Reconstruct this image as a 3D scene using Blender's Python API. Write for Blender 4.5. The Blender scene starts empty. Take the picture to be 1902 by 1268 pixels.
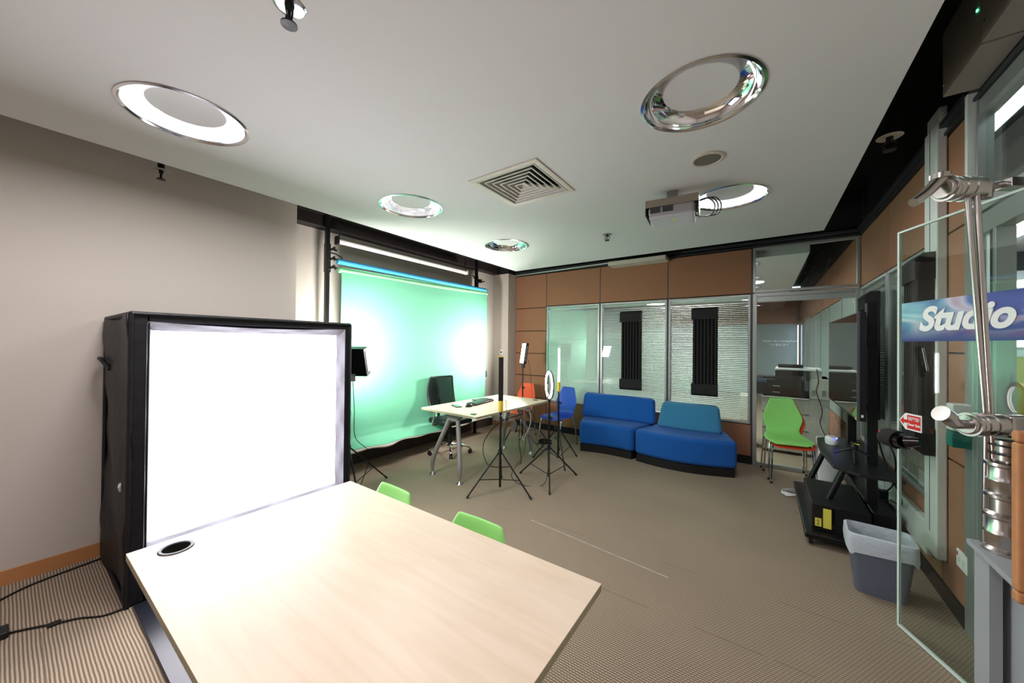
import bpy, bmesh, math, random
from mathutils import Vector, Matrix
S = bpy.context.scene
COL = S.collection
random.seed(7)
PI = math.pi

# ------------------------------------------------------------------ camera
H = 1.58
YAW, PIT, ROL, FPX = .6131, .0074, .0095, 662.55
fw = Vector((-math.sin(YAW)*math.cos(PIT), math.cos(YAW)*math.cos(PIT), math.sin(PIT)))
rt0 = Vector((math.cos(YAW), math.sin(YAW), 0)); up0 = rt0.cross(fw)
rt = rt0*math.cos(ROL) + up0*math.sin(ROL); up = -rt0*math.sin(ROL) + up0*math.cos(ROL)
cam = bpy.data.objects.new('camera', bpy.data.cameras.new('camera'))
cam.data.sensor_width = 36; cam.data.lens = FPX/1902*36; cam.data.clip_start = .02
cam.matrix_world = Matrix(((rt.x, up.x, -fw.x, 0), (rt.y, up.y, -fw.y, 0), (rt.z, up.z, -fw.z, H), (0, 0, 0, 1)))
COL.objects.link(cam); S.camera = cam

# ------------------------------------------------------------------ world, exposure
W = bpy.data.worlds.new('world'); S.world = W; W.use_nodes = True
W.node_tree.nodes['Background'].inputs[0].default_value = (.85, .93, 1, 1)
W.node_tree.nodes['Background'].inputs[1].default_value = 1.6
S.view_settings.view_transform = 'Standard'; S.view_settings.look = 'None'
S.view_settings.exposure = 0.8; S.view_settings.gamma = 1
S.view_settings.use_curve_mapping = False
# lamp strengths (emission of the lamps themselves)
E_TENT = 5.4      # cloth front of the lighting tent
E_RING_ON = 16.0  # lit ceiling lamps
E_RING_LOW = 4.0
E_PANEL = 20.0   # led panels at the green backdrop
PANEL_W = 32.0        # watts of each led panel
E_TUBE = 14.0
E_RINGLIGHT = 9.0
E_BACK = 12.5     # unseen ceiling lamps added behind the camera for fill
E_FLUO = 6.0

# ------------------------------------------------------------------ materials
def lin(c): return tuple(((x/255)/12.92 if x/255 <= .04045 else ((x/255+.055)/1.055)**2.4) for x in c)
MATS = {}
def mat(name, rgb=(200, 200, 200), rough=.5, metal=0, spec=.5, emis=None, es=0, alpha=1, coat=0, trans=0, ior=1.45, bump=None, mottle=0, sheen=0):
    m = bpy.data.materials.new(name); m.use_nodes = True; nt = m.node_tree
    b = nt.nodes['Principled BSDF']; c = lin(rgb)
    b.inputs['Base Color'].default_value = (*c, 1)
    b.inputs['Roughness'].default_value = rough; b.inputs['Metallic'].default_value = metal
    b.inputs['Specular IOR Level'].default_value = spec
    b.inputs['Coat Weight'].default_value = coat
    b.inputs['IOR'].default_value = ior
    b.inputs['Transmission Weight'].default_value = trans
    b.inputs['Alpha'].default_value = alpha
    b.inputs['Sheen Weight'].default_value = sheen
    if emis: b.inputs['Emission Color'].default_value = (*lin(emis), 1); b.inputs['Emission Strength'].default_value = es
    if bump or mottle:
        tc = nt.nodes.new('ShaderNodeTexCoord'); nz = nt.nodes.new('ShaderNodeTexNoise')
        nt.links.new(tc.outputs['Object'], nz.inputs['Vector'])
        sc, st = bump if bump else (6, 0)
        nz.inputs['Scale'].default_value = sc; nz.inputs['Detail'].default_value = 4
        if bump:
            bp = nt.nodes.new('ShaderNodeBump'); bp.inputs['Strength'].default_value = st; bp.inputs['Distance'].default_value = .01
            nt.links.new(nz.outputs['Fac'], bp.inputs['Height']); nt.links.new(bp.outputs[0], b.inputs['Normal'])
        if mottle:
            mx = nt.nodes.new('ShaderNodeMix'); mx.data_type = 'RGBA'
            mx.inputs['A'].default_value = (*[v*(1-mottle) for v in c], 1); mx.inputs['B'].default_value = (*[min(1, v*(1+mottle)) for v in c], 1)
            nt.links.new(nz.outputs['Fac'], mx.inputs['Factor']); nt.links.new(mx.outputs['Result'], b.inputs['Base Color'])
    MATS[name] = m; return m
def node_mat(name):
    m = bpy.data.materials.new(name); m.use_nodes = True; return m, m.node_tree, m.node_tree.nodes['Principled BSDF']

m_wall = mat('wall_paint', (198, 190, 180), .85, mottle=.02, bump=(60, .03))
m_ceil = mat('ceiling_paint', (208, 207, 208), .9, mottle=.015)
m_black = mat('black_paint', (12, 12, 14), .8)
m_plenum = mat('dark_plenum', (16, 16, 18), .9)
m_beam = mat('dark_beam', (34, 27, 26), .6)
m_brown = mat('fabric_panel', (150, 106, 80), .9, bump=(300, .15), mottle=.05)
m_brownd = mat('panel_gap', (40, 26, 18), .9)
m_alu = mat('aluminium', (168, 172, 170), .38, .55)
m_alud = mat('dark_aluminium', (70, 74, 76), .4, .6)
m_white = mat('white_plastic', (226, 228, 226), .4)
m_trunk = mat('white_trunking', (205, 210, 206), .45)
m_base = mat('wood_skirting', (186, 128, 80), .5, mottle=.1)
m_skirt = mat('black_skirting', (22, 23, 26), .45)
m_slat = mat('blind_slat', (214, 220, 216), .45)
m_chrome = mat('chrome', (225, 225, 228), .12, 1)
m_steel = mat('steel', (190, 186, 182), .24, 1)
m_mirror = mat('mirror_reflector', (235, 236, 240), .05, 1)
m_greym = mat('grey_metal', (150, 148, 146), .45, .35)
m_blackm = mat('black_metal', (20, 20, 21), .38, .2)
m_blackp = mat('black_plastic', (20, 21, 23), .4)
m_blackg = mat('black_gloss', (9, 9, 11), .08, coat=.5)
m_screen = mat('tv_screen', (14, 15, 17), .04, 0, spec=.9, coat=1)
m_foam = mat('charcoal_foam', (38, 37, 38), .95, bump=(200, .4))
m_tent = mat('black_tent_fabric', (9, 10, 16), .55, bump=(14, .6))
m_cloth = mat('white_cloth', (158, 158, 168), .85, bump=(20, .5))
m_tentlit = mat('lit_white_cloth', (240, 240, 245), .8, emis=(252, 248, 255), es=E_TENT)
m_green = mat('green_paper', (106, 180, 146), .7, mottle=.03, bump=(4, .15))
m_blue = mat('blue_paper', (66, 168, 220), .6)
m_paperw = mat('white_paper', (186, 178, 168), .8, bump=(30, .5))
m_roll = mat('projection_screen_case', (222, 212, 210), .45)
m_chairg = mat('green_plastic', (150, 226, 122), .35, spec=.5)
m_chairo = mat('orange_plastic', (226, 76, 38), .38)
m_chairb = mat('blue_plastic', (28, 66, 176), .35)
m_sofa = mat('blue_upholstery', (6, 84, 164), .9, bump=(260, .25), sheen=.08)
m_sofab = mat('teal_upholstery', (54, 124, 164), .9, bump=(260, .25), sheen=.1)  # worn blue cloth, its sheen put into the paler teal colour
m_yellow = mat('yellow_plastic', (226, 200, 62), .5)
m_ylabel = mat('yellow_label', (222, 212, 84), .6)
m_red = mat('red_print', (204, 30, 34), .5)
m_mesh = mat('black_mesh_fabric', (8, 8, 9), 1, alpha=.93, spec=.1)
m_led = mat('led_face', (250, 250, 250), .4, emis=(255, 250, 245), es=E_PANEL)
m_tube = mat('lit_tube', (250, 250, 250), .4, emis=(250, 250, 255), es=E_TUBE)
m_ringl = mat('lit_ring', (250, 250, 250), .4, emis=(255, 250, 245), es=E_RINGLIGHT)
m_printer = mat('printer_grey', (198, 194, 188), .5)
m_bin = mat('grey_bin_plastic', (96, 102, 116), .4)
m_grille = mat('vent_metal', (196, 188, 176), .5)
m_spk = mat('speaker_mesh', (110, 106, 98), .7, bump=(500, .5))
m_plinth = mat('grey_laminate', (150, 154, 158), .55)
m_oak = mat('oak_frame', (178, 124, 80), .5, mottle=.15, bump=(40, .1))
m_rwall = mat('pale_room_wall', (214, 220, 226), .8)
m_ywall = mat('yellow_room_wall', (196, 184, 84), .8)
m_card = mat('cardboard', (176, 134, 92), .85)
m_teal = mat('teal_card', (20, 120, 110), .6)
m_fluo = mat('fluorescent_panel', (250, 250, 250), .5, emis=(245, 250, 255), es=E_FLUO)
m_sky = mat('daylit_pane', (250, 250, 250), .5, emis=(235, 244, 255), es=3.2)
m_text = mat('white_lettering', (232, 234, 232), .5)
m_gled = mat('green_led', (60, 255, 140), .5, emis=(60, 255, 160), es=8)
m_bled = mat('blue_led', (40, 60, 255), .5, emis=(50, 70, 255), es=10)
m_bluebez = mat('blue_grey_bezel', (84, 84, 98), .35, .2)
m_cable = mat('black_cable', (16, 15, 15), .5)
m_cableb = mat('brown_cable', (58, 46, 36), .55)
m_cablew = mat('white_cable', (222, 222, 222), .5)
m_dblue = mat('dark_blue_plastic', (30, 60, 110), .4)

def glass_mat(name, tint=(240, 248, 244), extra=0.0, ior=1.5, rough=0.0):
    m = bpy.data.materials.new(name); m.use_nodes = True; nt = m.node_tree; nt.nodes.clear()
    o = nt.nodes.new('ShaderNodeOutputMaterial'); mix = nt.nodes.new('ShaderNodeMixShader')
    t = nt.nodes.new('ShaderNodeBsdfTransparent'); g = nt.nodes.new('ShaderNodeBsdfGlossy'); f = nt.nodes.new('ShaderNodeLayerWeight')
    t.inputs[0].default_value = (*lin(tint), 1); g.inputs['Roughness'].default_value = rough
    f.inputs['Blend'].default_value = .5
    p5 = nt.nodes.new('ShaderNodeMath'); p5.operation = 'POWER'; p5.inputs[1].default_value = 5; nt.links.new(f.outputs['Facing'], p5.inputs[0])
    a = nt.nodes.new('ShaderNodeMath'); a.operation = 'MULTIPLY_ADD'; a.inputs[1].default_value = .9; a.inputs[2].default_value = .042+extra; a.use_clamp = True
    nt.links.new(p5.outputs[0], a.inputs[0]); nt.links.new(a.outputs[0], mix.inputs[0])
    nt.links.new(t.outputs[0], mix.inputs[1]); nt.links.new(g.outputs[0], mix.inputs[2]); nt.links.new(mix.outputs[0], o.inputs[0])
    return m
m_glass = glass_mat('window_glass', extra=.015)
m_doorglass = glass_mat('door_glass', (240, 246, 242), -.012)
m_bottle = glass_mat('clear_plastic', (225, 235, 235), .05)
m_liner = mat('bin_liner', (214, 224, 232), .35, alpha=.72, bump=(22, 1.0))
# glass edge: bright polished edge
m_edge = mat('polished_glass_edge', (206, 222, 214), .15, spec=.8)
# frosted film panels in the far room
m_film = mat('frosted_glass', (150, 162, 156), .3)

def carpet():
    m, nt, b = node_mat('loop_carpet')
    N = nt.nodes.new; L = nt.links.new
    tc = N('ShaderNodeTexCoord'); sp = N('ShaderNodeSeparateXYZ'); L(tc.outputs['Object'], sp.inputs[0])
    def M(op, a, bb=None):
        n = N('ShaderNodeMath'); n.operation = op
        for i, v in enumerate((a, bb)):
            if v is None: continue
            if isinstance(v, (int, float)): n.inputs[i].default_value = v
            else: L(v, n.inputs[i])
        return n.outputs[0]
    P = .0135
    nz = N('ShaderNodeTexNoise'); nz.inputs['Scale'].default_value = 3.0; nz.inputs['Detail'].default_value = 3; L(tc.outputs['Object'], nz.inputs['Vector'])
    wob = M('MULTIPLY', nz.outputs['Fac'], .012)
    yy = M('ADD', sp.outputs['Y'], wob)
    rib = M('SINE', M('MULTIPLY', yy, 2*PI/P)); rib = M('MULTIPLY_ADD', rib, .5); rib.node.inputs[2].default_value = .5
    xo = M('MULTIPLY', M('FLOOR', M('DIVIDE', yy, P)), .37)
    loop = M('SINE', M('ADD', M('MULTIPLY', sp.outputs['X'], 2*PI/.017), M('MULTIPLY', xo, 9))); loop = M('MULTIPLY_ADD', loop, .5); loop.node.inputs[2].default_value = .5
    h = M('MULTIPLY', rib, M('MULTIPLY_ADD', loop, .45)); h.node.inputs[1].node if False else None
    lp = M('MULTIPLY_ADD', loop, .55); lp.node.inputs[2].default_value = .45
    h = M('MULTIPLY', rib, lp)
    cr = N('ShaderNodeValToRGB'); L(h, cr.inputs[0])
    cr.color_ramp.elements[0].color = (*lin((102, 89, 74)), 1); cr.color_ramp.elements[1].color = (*lin((190, 172, 150)), 1)
    cr.color_ramp.elements[1].position = .85
    big = N('ShaderNodeTexNoise'); big.inputs['Scale'].default_value = 1.2; L(tc.outputs['Object'], big.inputs['Vector'])
    mx = N('ShaderNodeMix'); mx.data_type = 'RGBA'; mx.blend_type = 'MULTIPLY'; mx.inputs['Factor'].default_value = .35
    L(cr.outputs[0], mx.inputs['A']); gr = N('ShaderNodeValToRGB'); L(big.outputs['Fac'], gr.inputs[0])
    gr.color_ramp.elements[0].color = (.7, .7, .7, 1); gr.color_ramp.elements[0].position = .3; gr.color_ramp.elements[1].position = .7
    L(gr.outputs[0], mx.inputs['B'])
    # carpet tile joints: faint dark ones every 0.53 m and one pale frayed joint
    mod = M('ABSOLUTE', M('SUBTRACT', M('MODULO', M('ADD', sp.outputs['Y'], 20.01), .53), .265)); dk = M('GREATER_THAN', mod, .2632)
    dk = M('MULTIPLY', dk, M('GREATER_THAN', nz.outputs['Fac'], .5))
    m2 = N('ShaderNodeMix'); m2.data_type = 'RGBA'; L(M('MULTIPLY', dk, .45), m2.inputs['Factor']); L(mx.outputs['Result'], m2.inputs['A']); m2.inputs['B'].default_value = (*lin((70, 58, 46)), 1)
    dd = M('ABSOLUTE', M('SUBTRACT', M('ADD', sp.outputs['Y'], M('MULTIPLY', sp.outputs['X'], .107)), 2.563))
    ln = M('MULTIPLY', M('LESS_THAN', dd, .0028), M('MULTIPLY', M('GREATER_THAN', sp.outputs['X'], -1.7), M('LESS_THAN', sp.outputs['X'], -.52)))
    m3 = N('ShaderNodeMix'); m3.data_type = 'RGBA'; L(M('MULTIPLY', ln, .6), m3.inputs['Factor']); L(m2.outputs['Result'], m3.inputs['A']); m3.inputs['B'].default_value = (*lin((226, 218, 208)), 1)
    L(m3.outputs['Result'], b.inputs['Base Color'])
    b.inputs['Roughness'].default_value = .95; b.inputs['Specular IOR Level'].default_value = .15
    bp = N('ShaderNodeBump'); bp.inputs['Strength'].default_value = .5; bp.inputs['Distance'].default_value = .003
    L(h, bp.inputs['Height']); L(bp.outputs[0], b.inputs['Normal'])
    return m
m_carpet = carpet()

def maple():
    m, nt, b = node_mat('maple_laminate'); N = nt.nodes.new; L = nt.links.new
    tc = N('ShaderNodeTexCoord'); mp = N('ShaderNodeMapping'); mp.inputs['Scale'].default_value = (1.2, 14, 8)
    L(tc.outputs['Object'], mp.inputs[0]); nz = N('ShaderNodeTexNoise'); nz.inputs['Scale'].default_value = 2.2; nz.inputs['Detail'].default_value = 7; nz.inputs['Distortion'].default_value = .6
    L(mp.outputs[0], nz.inputs['Vector']); cr = N('ShaderNodeValToRGB'); L(nz.outputs['Fac'], cr.inputs[0])
    cr.color_ramp.elements[0].position = .3; cr.color_ramp.elements[1].position = .7
    cr.color_ramp.elements[0].color = (*lin((222, 202, 178)), 1); cr.color_ramp.elements[1].color = (*lin((230, 212, 190)), 1)
    n2 = N('ShaderNodeTexNoise'); n2.inputs['Scale'].default_value = 2.5; n2.inputs['Detail'].default_value = 2; L(tc.outputs['Object'], n2.inputs['Vector'])
    mx = N('ShaderNodeMix'); mx.data_type = 'RGBA'; mx.blend_type = 'MULTIPLY'; mx.inputs['Factor'].default_value = .5
    r2 = N('ShaderNodeValToRGB'); L(n2.outputs['Fac'], r2.inputs[0]); r2.color_ramp.elements[0].position = .38; r2.color_ramp.elements[0].color = (.95, .92, .88, 1); r2.color_ramp.elements[1].position = .55
    L(cr.outputs[0], mx.inputs['A']); L(r2.outputs[0], mx.inputs['B']); L(mx.outputs['Result'], b.inputs['Base Color'])
    b.inputs['Roughness'].default_value = .38
    return m
m_maple = maple()
m_grom = mat('dark_chrome', (82, 84, 90), .45, .5)
m_tedge = mat('beige_table_edge', (168, 160, 132), .5)

def banner_mat():
    m, nt, b = node_mat('studio_banner_print'); N = nt.nodes.new; L = nt.links.new
    tc = N('ShaderNodeTexCoord'); mp = N('ShaderNodeMapping'); mp.inputs['Scale'].default_value = (2.0, 1, 6); mp.inputs['Location'].default_value = (.35, 0, .2)
    L(tc.outputs['Object'], mp.inputs[0]); nz = N('ShaderNodeTexNoise'); nz.inputs['Scale'].default_value = 1.2; nz.inputs['Detail'].default_value = 1.5; nz.inputs['Distortion'].default_value = 1.2
    L(mp.outputs[0], nz.inputs['Vector'])
    def ramp(cs):
        cr = N('ShaderNodeValToRGB'); L(nz.outputs['Fac'], cr.inputs[0]); e = cr.color_ramp.elements
        e[0].position = cs[0][0]; e[0].color = (*lin(cs[0][1]), 1); e[1].position = cs[-1][0]; e[1].color = (*lin(cs[-1][1]), 1)
        for p, c in cs[1:-1]: x = e.new(p); x.color = (*lin(c), 1)
        return cr
    left = ramp([(.32, (96, 140, 176)), (.44, (150, 206, 208)), (.52, (214, 224, 226)), (.6, (120, 186, 194)), (.7, (92, 104, 170))])
    right = ramp([(.32, (62, 62, 136)), (.45, (80, 84, 164)), (.52, (178, 176, 206)), (.6, (206, 120, 146)), (.7, (120, 96, 160))])
    sp = N('ShaderNodeSeparateXYZ'); L(tc.outputs['Object'], sp.inputs[0])
    gx = N('ShaderNodeMapRange'); L(sp.outputs['X'], gx.inputs[0]); gx.inputs[1].default_value = -.4; gx.inputs[2].default_value = -.05
    m1 = N('ShaderNodeMix'); m1.data_type = 'RGBA'; L(gx.outputs[0], m1.inputs['Factor']); L(left.outputs[0], m1.inputs['A']); L(right.outputs[0], m1.inputs['B'])
    g = N('ShaderNodeMapRange'); L(sp.outputs['Z'], g.inputs[0]); g.inputs[1].default_value = -.1; g.inputs[2].default_value = .04
    mx = N('ShaderNodeMix'); mx.data_type = 'RGBA'; mx.inputs['A'].default_value = (*lin((44, 54, 124)), 1); L(g.outputs[0], mx.inputs['Factor']); L(m1.outputs['Result'], mx.inputs['B'])
    L(mx.outputs['Result'], b.inputs['Base Color']); b.inputs['Roughness'].default_value = .35
    return m
m_banner = banner_mat()

# ------------------------------------------------------------------ mesh helper
class MB:
    def __init__(s): s.v = []; s.f = []
    def add(s, vs, fs):
        n = len(s.v); s.v += [tuple(p) for p in vs]; s.f += [tuple(i+n for i in f) for f in fs]; return s
    def box(s, x0, x1, y0, y1, z0, z1, R=None, c=None):
        vs = [(x, y, z) for z in (z0, z1) for y in (y0, y1) for x in (x0, x1)]
        if R is not None:
            c = Vector(c) if c else Vector(((x0+x1)/2, (y0+y1)/2, (z0+z1)/2))
            vs = [tuple(R @ (Vector(v)-c) + c) for v in vs]
        return s.add(vs, [(0, 2, 3, 1), (4, 5, 7, 6), (0, 1, 5, 4), (2, 6, 7, 3), (0, 4, 6, 2), (1, 3, 7, 5)])
    def cyl(s, p0, p1, r0, r1=None, n=16, cap=True):
        r1 = r0 if r1 is None else r1; p0 = Vector(p0); p1 = Vector(p1); d = (p1-p0).normalized()
        a = d.orthogonal().normalized(); b = d.cross(a)
        vs = []
        for p, r in ((p0, r0), (p1, r1)):
            vs += [p + (a*math.cos(2*PI*i/n) + b*math.sin(2*PI*i/n))*r for i in range(n)]
        fs = [(i, (i+1) % n, n+(i+1) % n, n+i) for i in range(n)]
        if cap: fs += [tuple(range(n))[::-1], tuple(range(n, 2*n))]
        return s.add(vs, fs)
    def tube(s, pts, r, n=8, smooth=0, closed=False):
        pts = [Vector(p) for p in pts]
        if smooth: pts = catmull(pts, smooth, closed)
        k = len(pts); vs = []; prev = None; rr = r if callable(r) else (lambda t: r)
        for i, p in enumerate(pts):
            a = pts[(i-1) % k] if (closed or i > 0) else p; b = pts[(i+1) % k] if (closed or i < k-1) else p
            d = (b-a).normalized()
            if prev is None: u = d.orthogonal().normalized()
            else:
                u = prev - d*prev.dot(d)
                u = u.normalized() if u.length > 1e-6 else d.orthogonal().normalized()
            prev = u; w = d.cross(u)
            vs += [p + (u*math.cos(2*PI*j/n) + w*math.sin(2*PI*j/n))*rr(i/max(1, k-1)) for j in range(n)]
        fs = []
        for i in range(k if closed else k-1):
            q = (i+1) % k
            fs += [(i*n+j, i*n+(j+1) % n, q*n+(j+1) % n, q*n+j) for j in range(n)]
        if not closed: fs += [tuple(range(n))[::-1], tuple(range((k-1)*n, k*n))]
        return s.add(vs, fs)
    def lathe(s, prof, c=(0, 0, 0), n=32, cap=False, sx=1, sy=1):
        vs = []; k = len(prof)
        for (r, z) in prof: vs += [(c[0]+r*sx*math.cos(2*PI*j/n), c[1]+r*sy*math.sin(2*PI*j/n), c[2]+z) for j in range(n)]
        fs = [(i*n+j, i*n+(j+1) % n, (i+1)*n+(j+1) % n, (i+1)*n+j) for i in range(k-1) for j in range(n)]
        if cap: fs += [tuple(range(n))[::-1], tuple(range((k-1)*n, k*n))]
        return s.add(vs, fs)
    def prism(s, poly, z0, z1, taper=None):
        n = len(poly); top = poly if taper is None else taper
        vs = [(x, y, z0) for x, y in poly] + [(x, y, z1) for x, y in top]
        return s.add(vs, [(i, (i+1) % n, n+(i+1) % n, n+i) for i in range(n)] + [tuple(range(n))[::-1], tuple(range(n, 2*n))])
    def grid(s, fn, nu, nv):
        vs = [fn(i/nu, j/nv) for j in range(nv+1) for i in range(nu+1)]
        return s.add(vs, [(j*(nu+1)+i, j*(nu+1)+i+1, (j+1)*(nu+1)+i+1, (j+1)*(nu+1)+i) for j in range(nv) for i in range(nu)])
    def xf(s, M):
        s.v = [tuple(M @ Vector(p)) for p in s.v]; return s
    def build(s, name, m, parent=None, bevel=0, smooth=False, solid=0, sub=0, seg=2, org=None, kind=None):
        """vertices are in world space (or in local space of the thing when its origin is 0)"""
        me = bpy.data.meshes.new(name)
        o = bpy.data.objects.new(name, me); COL.objects.link(o)
        off = Vector((0, 0, 0)); par = parent
        while par is not None: off += Vector(par.location); par = par.parent
        if parent is not None: o.parent = parent
        elif org is not None: o.location = org; off = Vector(org)
        me.from_pydata([tuple(Vector(p)-off) for p in s.v], [], s.f)
        bm = bmesh.new(); bm.from_mesh(me); bmesh.ops.recalc_face_normals(bm, faces=bm.faces)
        if smooth:
            for f in bm.faces: f.smooth = True
            for e in bm.edges:
                if len(e.link_faces) == 2 and e.calc_face_angle(0) > .7: e.smooth = False
        bm.to_mesh(me); bm.free()
        me.materials.append(m)
        if solid:
            q = o.modifiers.new('s', 'SOLIDIFY'); q.thickness = solid; q.offset = 0
        if bevel:
            q = o.modifiers.new('b', 'BEVEL'); q.width = bevel; q.segments = seg; q.limit_method = 'ANGLE'; q.angle_limit = .6
            if smooth is not None:
                for p in me.polygons: p.use_smooth = True
                q.harden_normals = True
        if sub:
            q = o.modifiers.new('u', 'SUBSURF'); q.levels = sub; q.render_levels = sub
            for p in me.polygons: p.use_smooth = True
        if kind: o['kind'] = kind
        return o
def catmull(p, k, closed=False):
    out = []; n = len(p)
    for i in range(n if closed else n-1):
        g = lambda j: p[j % n] if closed else p[min(max(j, 0), n-1)]
        a, b, c, d = g(i-1), g(i), g(i+1), g(i+2)
        for t in range(k):
            t /= k
            out.append(.5*((2*b) + (c-a)*t + (2*a-5*b+4*c-d)*t*t + (3*b-a-3*c+d)*t**3))
    if not closed: out.append(p[-1])
    return out
def tag(o, label, cat, group=None):
    o['label'] = label; o['category'] = cat
    if group: o['group'] = group
    return o
def thing(name, label, cat, loc=(0, 0, 0), rz=0, group=None):
    o = bpy.data.objects.new(name, None); COL.objects.link(o); o.location = loc; o.rotation_euler = (0, 0, rz)
    o.empty_display_size = .05
    return tag(o, label, cat, group)
def copy_tree(o, parent=None):
    c = o.copy(); COL.objects.link(c); c.parent = parent
    for ch in list(o.children): copy_tree(ch, c)
    return c
def text(body, size, m, name, parent, M, extr=.0008, shear=0, bold=0, align='CENTER', space=1):
    cu = bpy.data.curves.new('t', 'FONT'); cu.body = body; cu.size = size; cu.extrude = extr; cu.shear = shear; cu.offset = bold
    cu.align_x = align; cu.align_y = 'CENTER'; cu.space_character = space
    t = bpy.data.objects.new('t', cu); COL.objects.link(t); bpy.context.view_layer.update()
    me = bpy.data.meshes.new_from_object(t.evaluated_get(bpy.context.evaluated_depsgraph_get()))
    bpy.data.objects.remove(t); me.materials.clear(); me.materials.append(m)
    me.transform(M)
    off = Vector((0, 0, 0)); p = parent
    while p is not None: off += Vector(p.location); p = p.parent
    me.transform(Matrix.Translation(-off))
    o = bpy.data.objects.new(name, me); COL.objects.link(o); o.parent = parent
    return o
def RZ(a): return Matrix.Rotation(a, 3, 'Z')
def face_to(n):  # matrix whose +Z (text normal) is n and +Y is up
    n = Vector(n).normalized(); z = n; x = Vector((0, 0, 1)).cross(z).normalized(); y = z.cross(x)
    return Matrix(((x.x, y.x, z.x, 0), (x.y, y.y, z.y, 0), (x.z, y.z, z.z, 0), (0, 0, 0, 1)))

# ------------------------------------------------------------------ room shell
XL, XA, YB, XR, ZT, HC = -3.985, -4.35, 5.78, .94, 2.91, 2.8
YS = -3.0   # wall behind the camera
MB().box(-5, 9, YS, 15, -.06, 0).build('floor', m_carpet, kind='structure')
# left wall and its recess
w = MB(); w.box(-4.55, XL, YS, 1.74, 0, 3.5); w.box(-4.55, XA, 1.74, 5.53, 0, 3.5); w.box(-4.55, XL, 5.53, 5.9, 0, 2.93)
w.build('wall_left', m_wall, kind='structure')
b = MB(); b.box(XL, XL+.012, YS, 1.74, 0, .095); b.build('baseboard_left', m_base, kind='structure')
b = MB(); b.box(XA, XA+.012, 1.74, 5.53, 0, .24); b.build('baseboard_recess', mat('shaded_recess_skirting', (72, 60, 56), .7), kind='structure')  # skirting with the shade under the paper put into its dark colour
b = MB(); b.box(XL-.33, XL, 5.518, 5.53, 0, .09); b.box(XL, XL+.012, 5.518, 5.74, 0, .09); b.build('baseboard_column', m_base, kind='structure')
b = MB(); b.box(XA, XA+.16, 1.745, 5.6, 2.93, 3.5)
b.box(XA+.16, XA+.2, 1.745, 5.6, 3.06, 3.09); b.build('trim_1', m_beam, kind='structure')
# plenum above
p = MB(); p.box(-4.55, 1.3, YS, 6.0, 3.5, 3.55); p.box(-4.0, 1.04, 5.86, 6.0, 2.95, 3.5); p.box(1.0, 1.1, YS, 6.0, 2.95, 3.5)
p.box(-4.55, XL, 5.53, 5.9, 2.931, 3.5)
p.build('ceiling_plenum', m_plenum, kind='structure')
# wall behind camera
MB().box(-4.55, 6, YS-.1, YS, 0, 3.5).build('wall_front', m_wall, kind='structure')

LAMPS = [(-2.58, .56), (-2.58, 2.08), (-2.6, 3.56), (-.23, 3.42), (-.26, 1.96)]
LBACK = [(-.26, .3), (-2.58, -1.0), (-.26, -1.4)]
VENT = (-1.515, 2.28, .29)
def ceiling_with_holes(name, x0, x1, y0, y1, z, lamps, R, vent=None, m=m_ceil):
    C = .32; xs = {x0, x1}; ys = {y0, y1}; cells = []
    for (x, y) in lamps: xs |= {x-C, x+C}; ys |= {y-C, y+C}; cells.append((x-C, x+C, y-C, y+C, (x, y)))
    if vent: vx, vy, h = vent; xs |= {vx-h, vx+h}; ys |= {vy-h, vy+h}; cells.append((vx-h, vx+h, vy-h, vy+h, None))
    xs = sorted(xs); ys = sorted(ys); g = MB()
    for i in range(len(xs)-1):
        for j in range(len(ys)-1):
            cx, cy = (xs[i]+xs[i+1])/2, (ys[j]+ys[j+1])/2
            if any(a < cx < b and c < cy < d for a, b, c, d, _ in cells): continue
            g.add([(xs[i], ys[j], z), (xs[i+1], ys[j], z), (xs[i+1], ys[j+1], z), (xs[i], ys[j+1], z)], [(0, 1, 2, 3)])
    for a, b2, c, d, ctr in cells:
        if ctr is None: continue
        n = 48; vs = []
        for k in range(n):
            t = 2*PI*k/n; ct, st = math.cos(t), math.sin(t); q = C/max(abs(ct), abs(st))
            vs.append((ctr[0]+R*ct, ctr[1]+R*st, z)); vs.append((ctr[0]+q*ct, ctr[1]+q*st, z))
        g.add(vs, [(2*k, 2*k+1, (2*k+3) % (2*n), (2*k+2) % (2*n)) for k in range(n)])
    # edge lip and back
    T = z+.2
    g.add([(x0, y0, z), (x1, y0, z), (x1, y1, z), (x0, y1, z), (x0, y0, T), (x1, y0, T), (x1, y1, T), (x0, y1, T)],
          [(0, 1, 5, 4), (1, 2, 6, 5), (2, 3, 7, 6), (3, 0, 4, 7), (4, 5, 6, 7)])
    return g.build(name, m, kind='structure')
ceiling_with_holes('ceiling', -3.39, .517, YS+.01, 4.91, HC, LAMPS+LBACK, .262, VENT)

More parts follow.
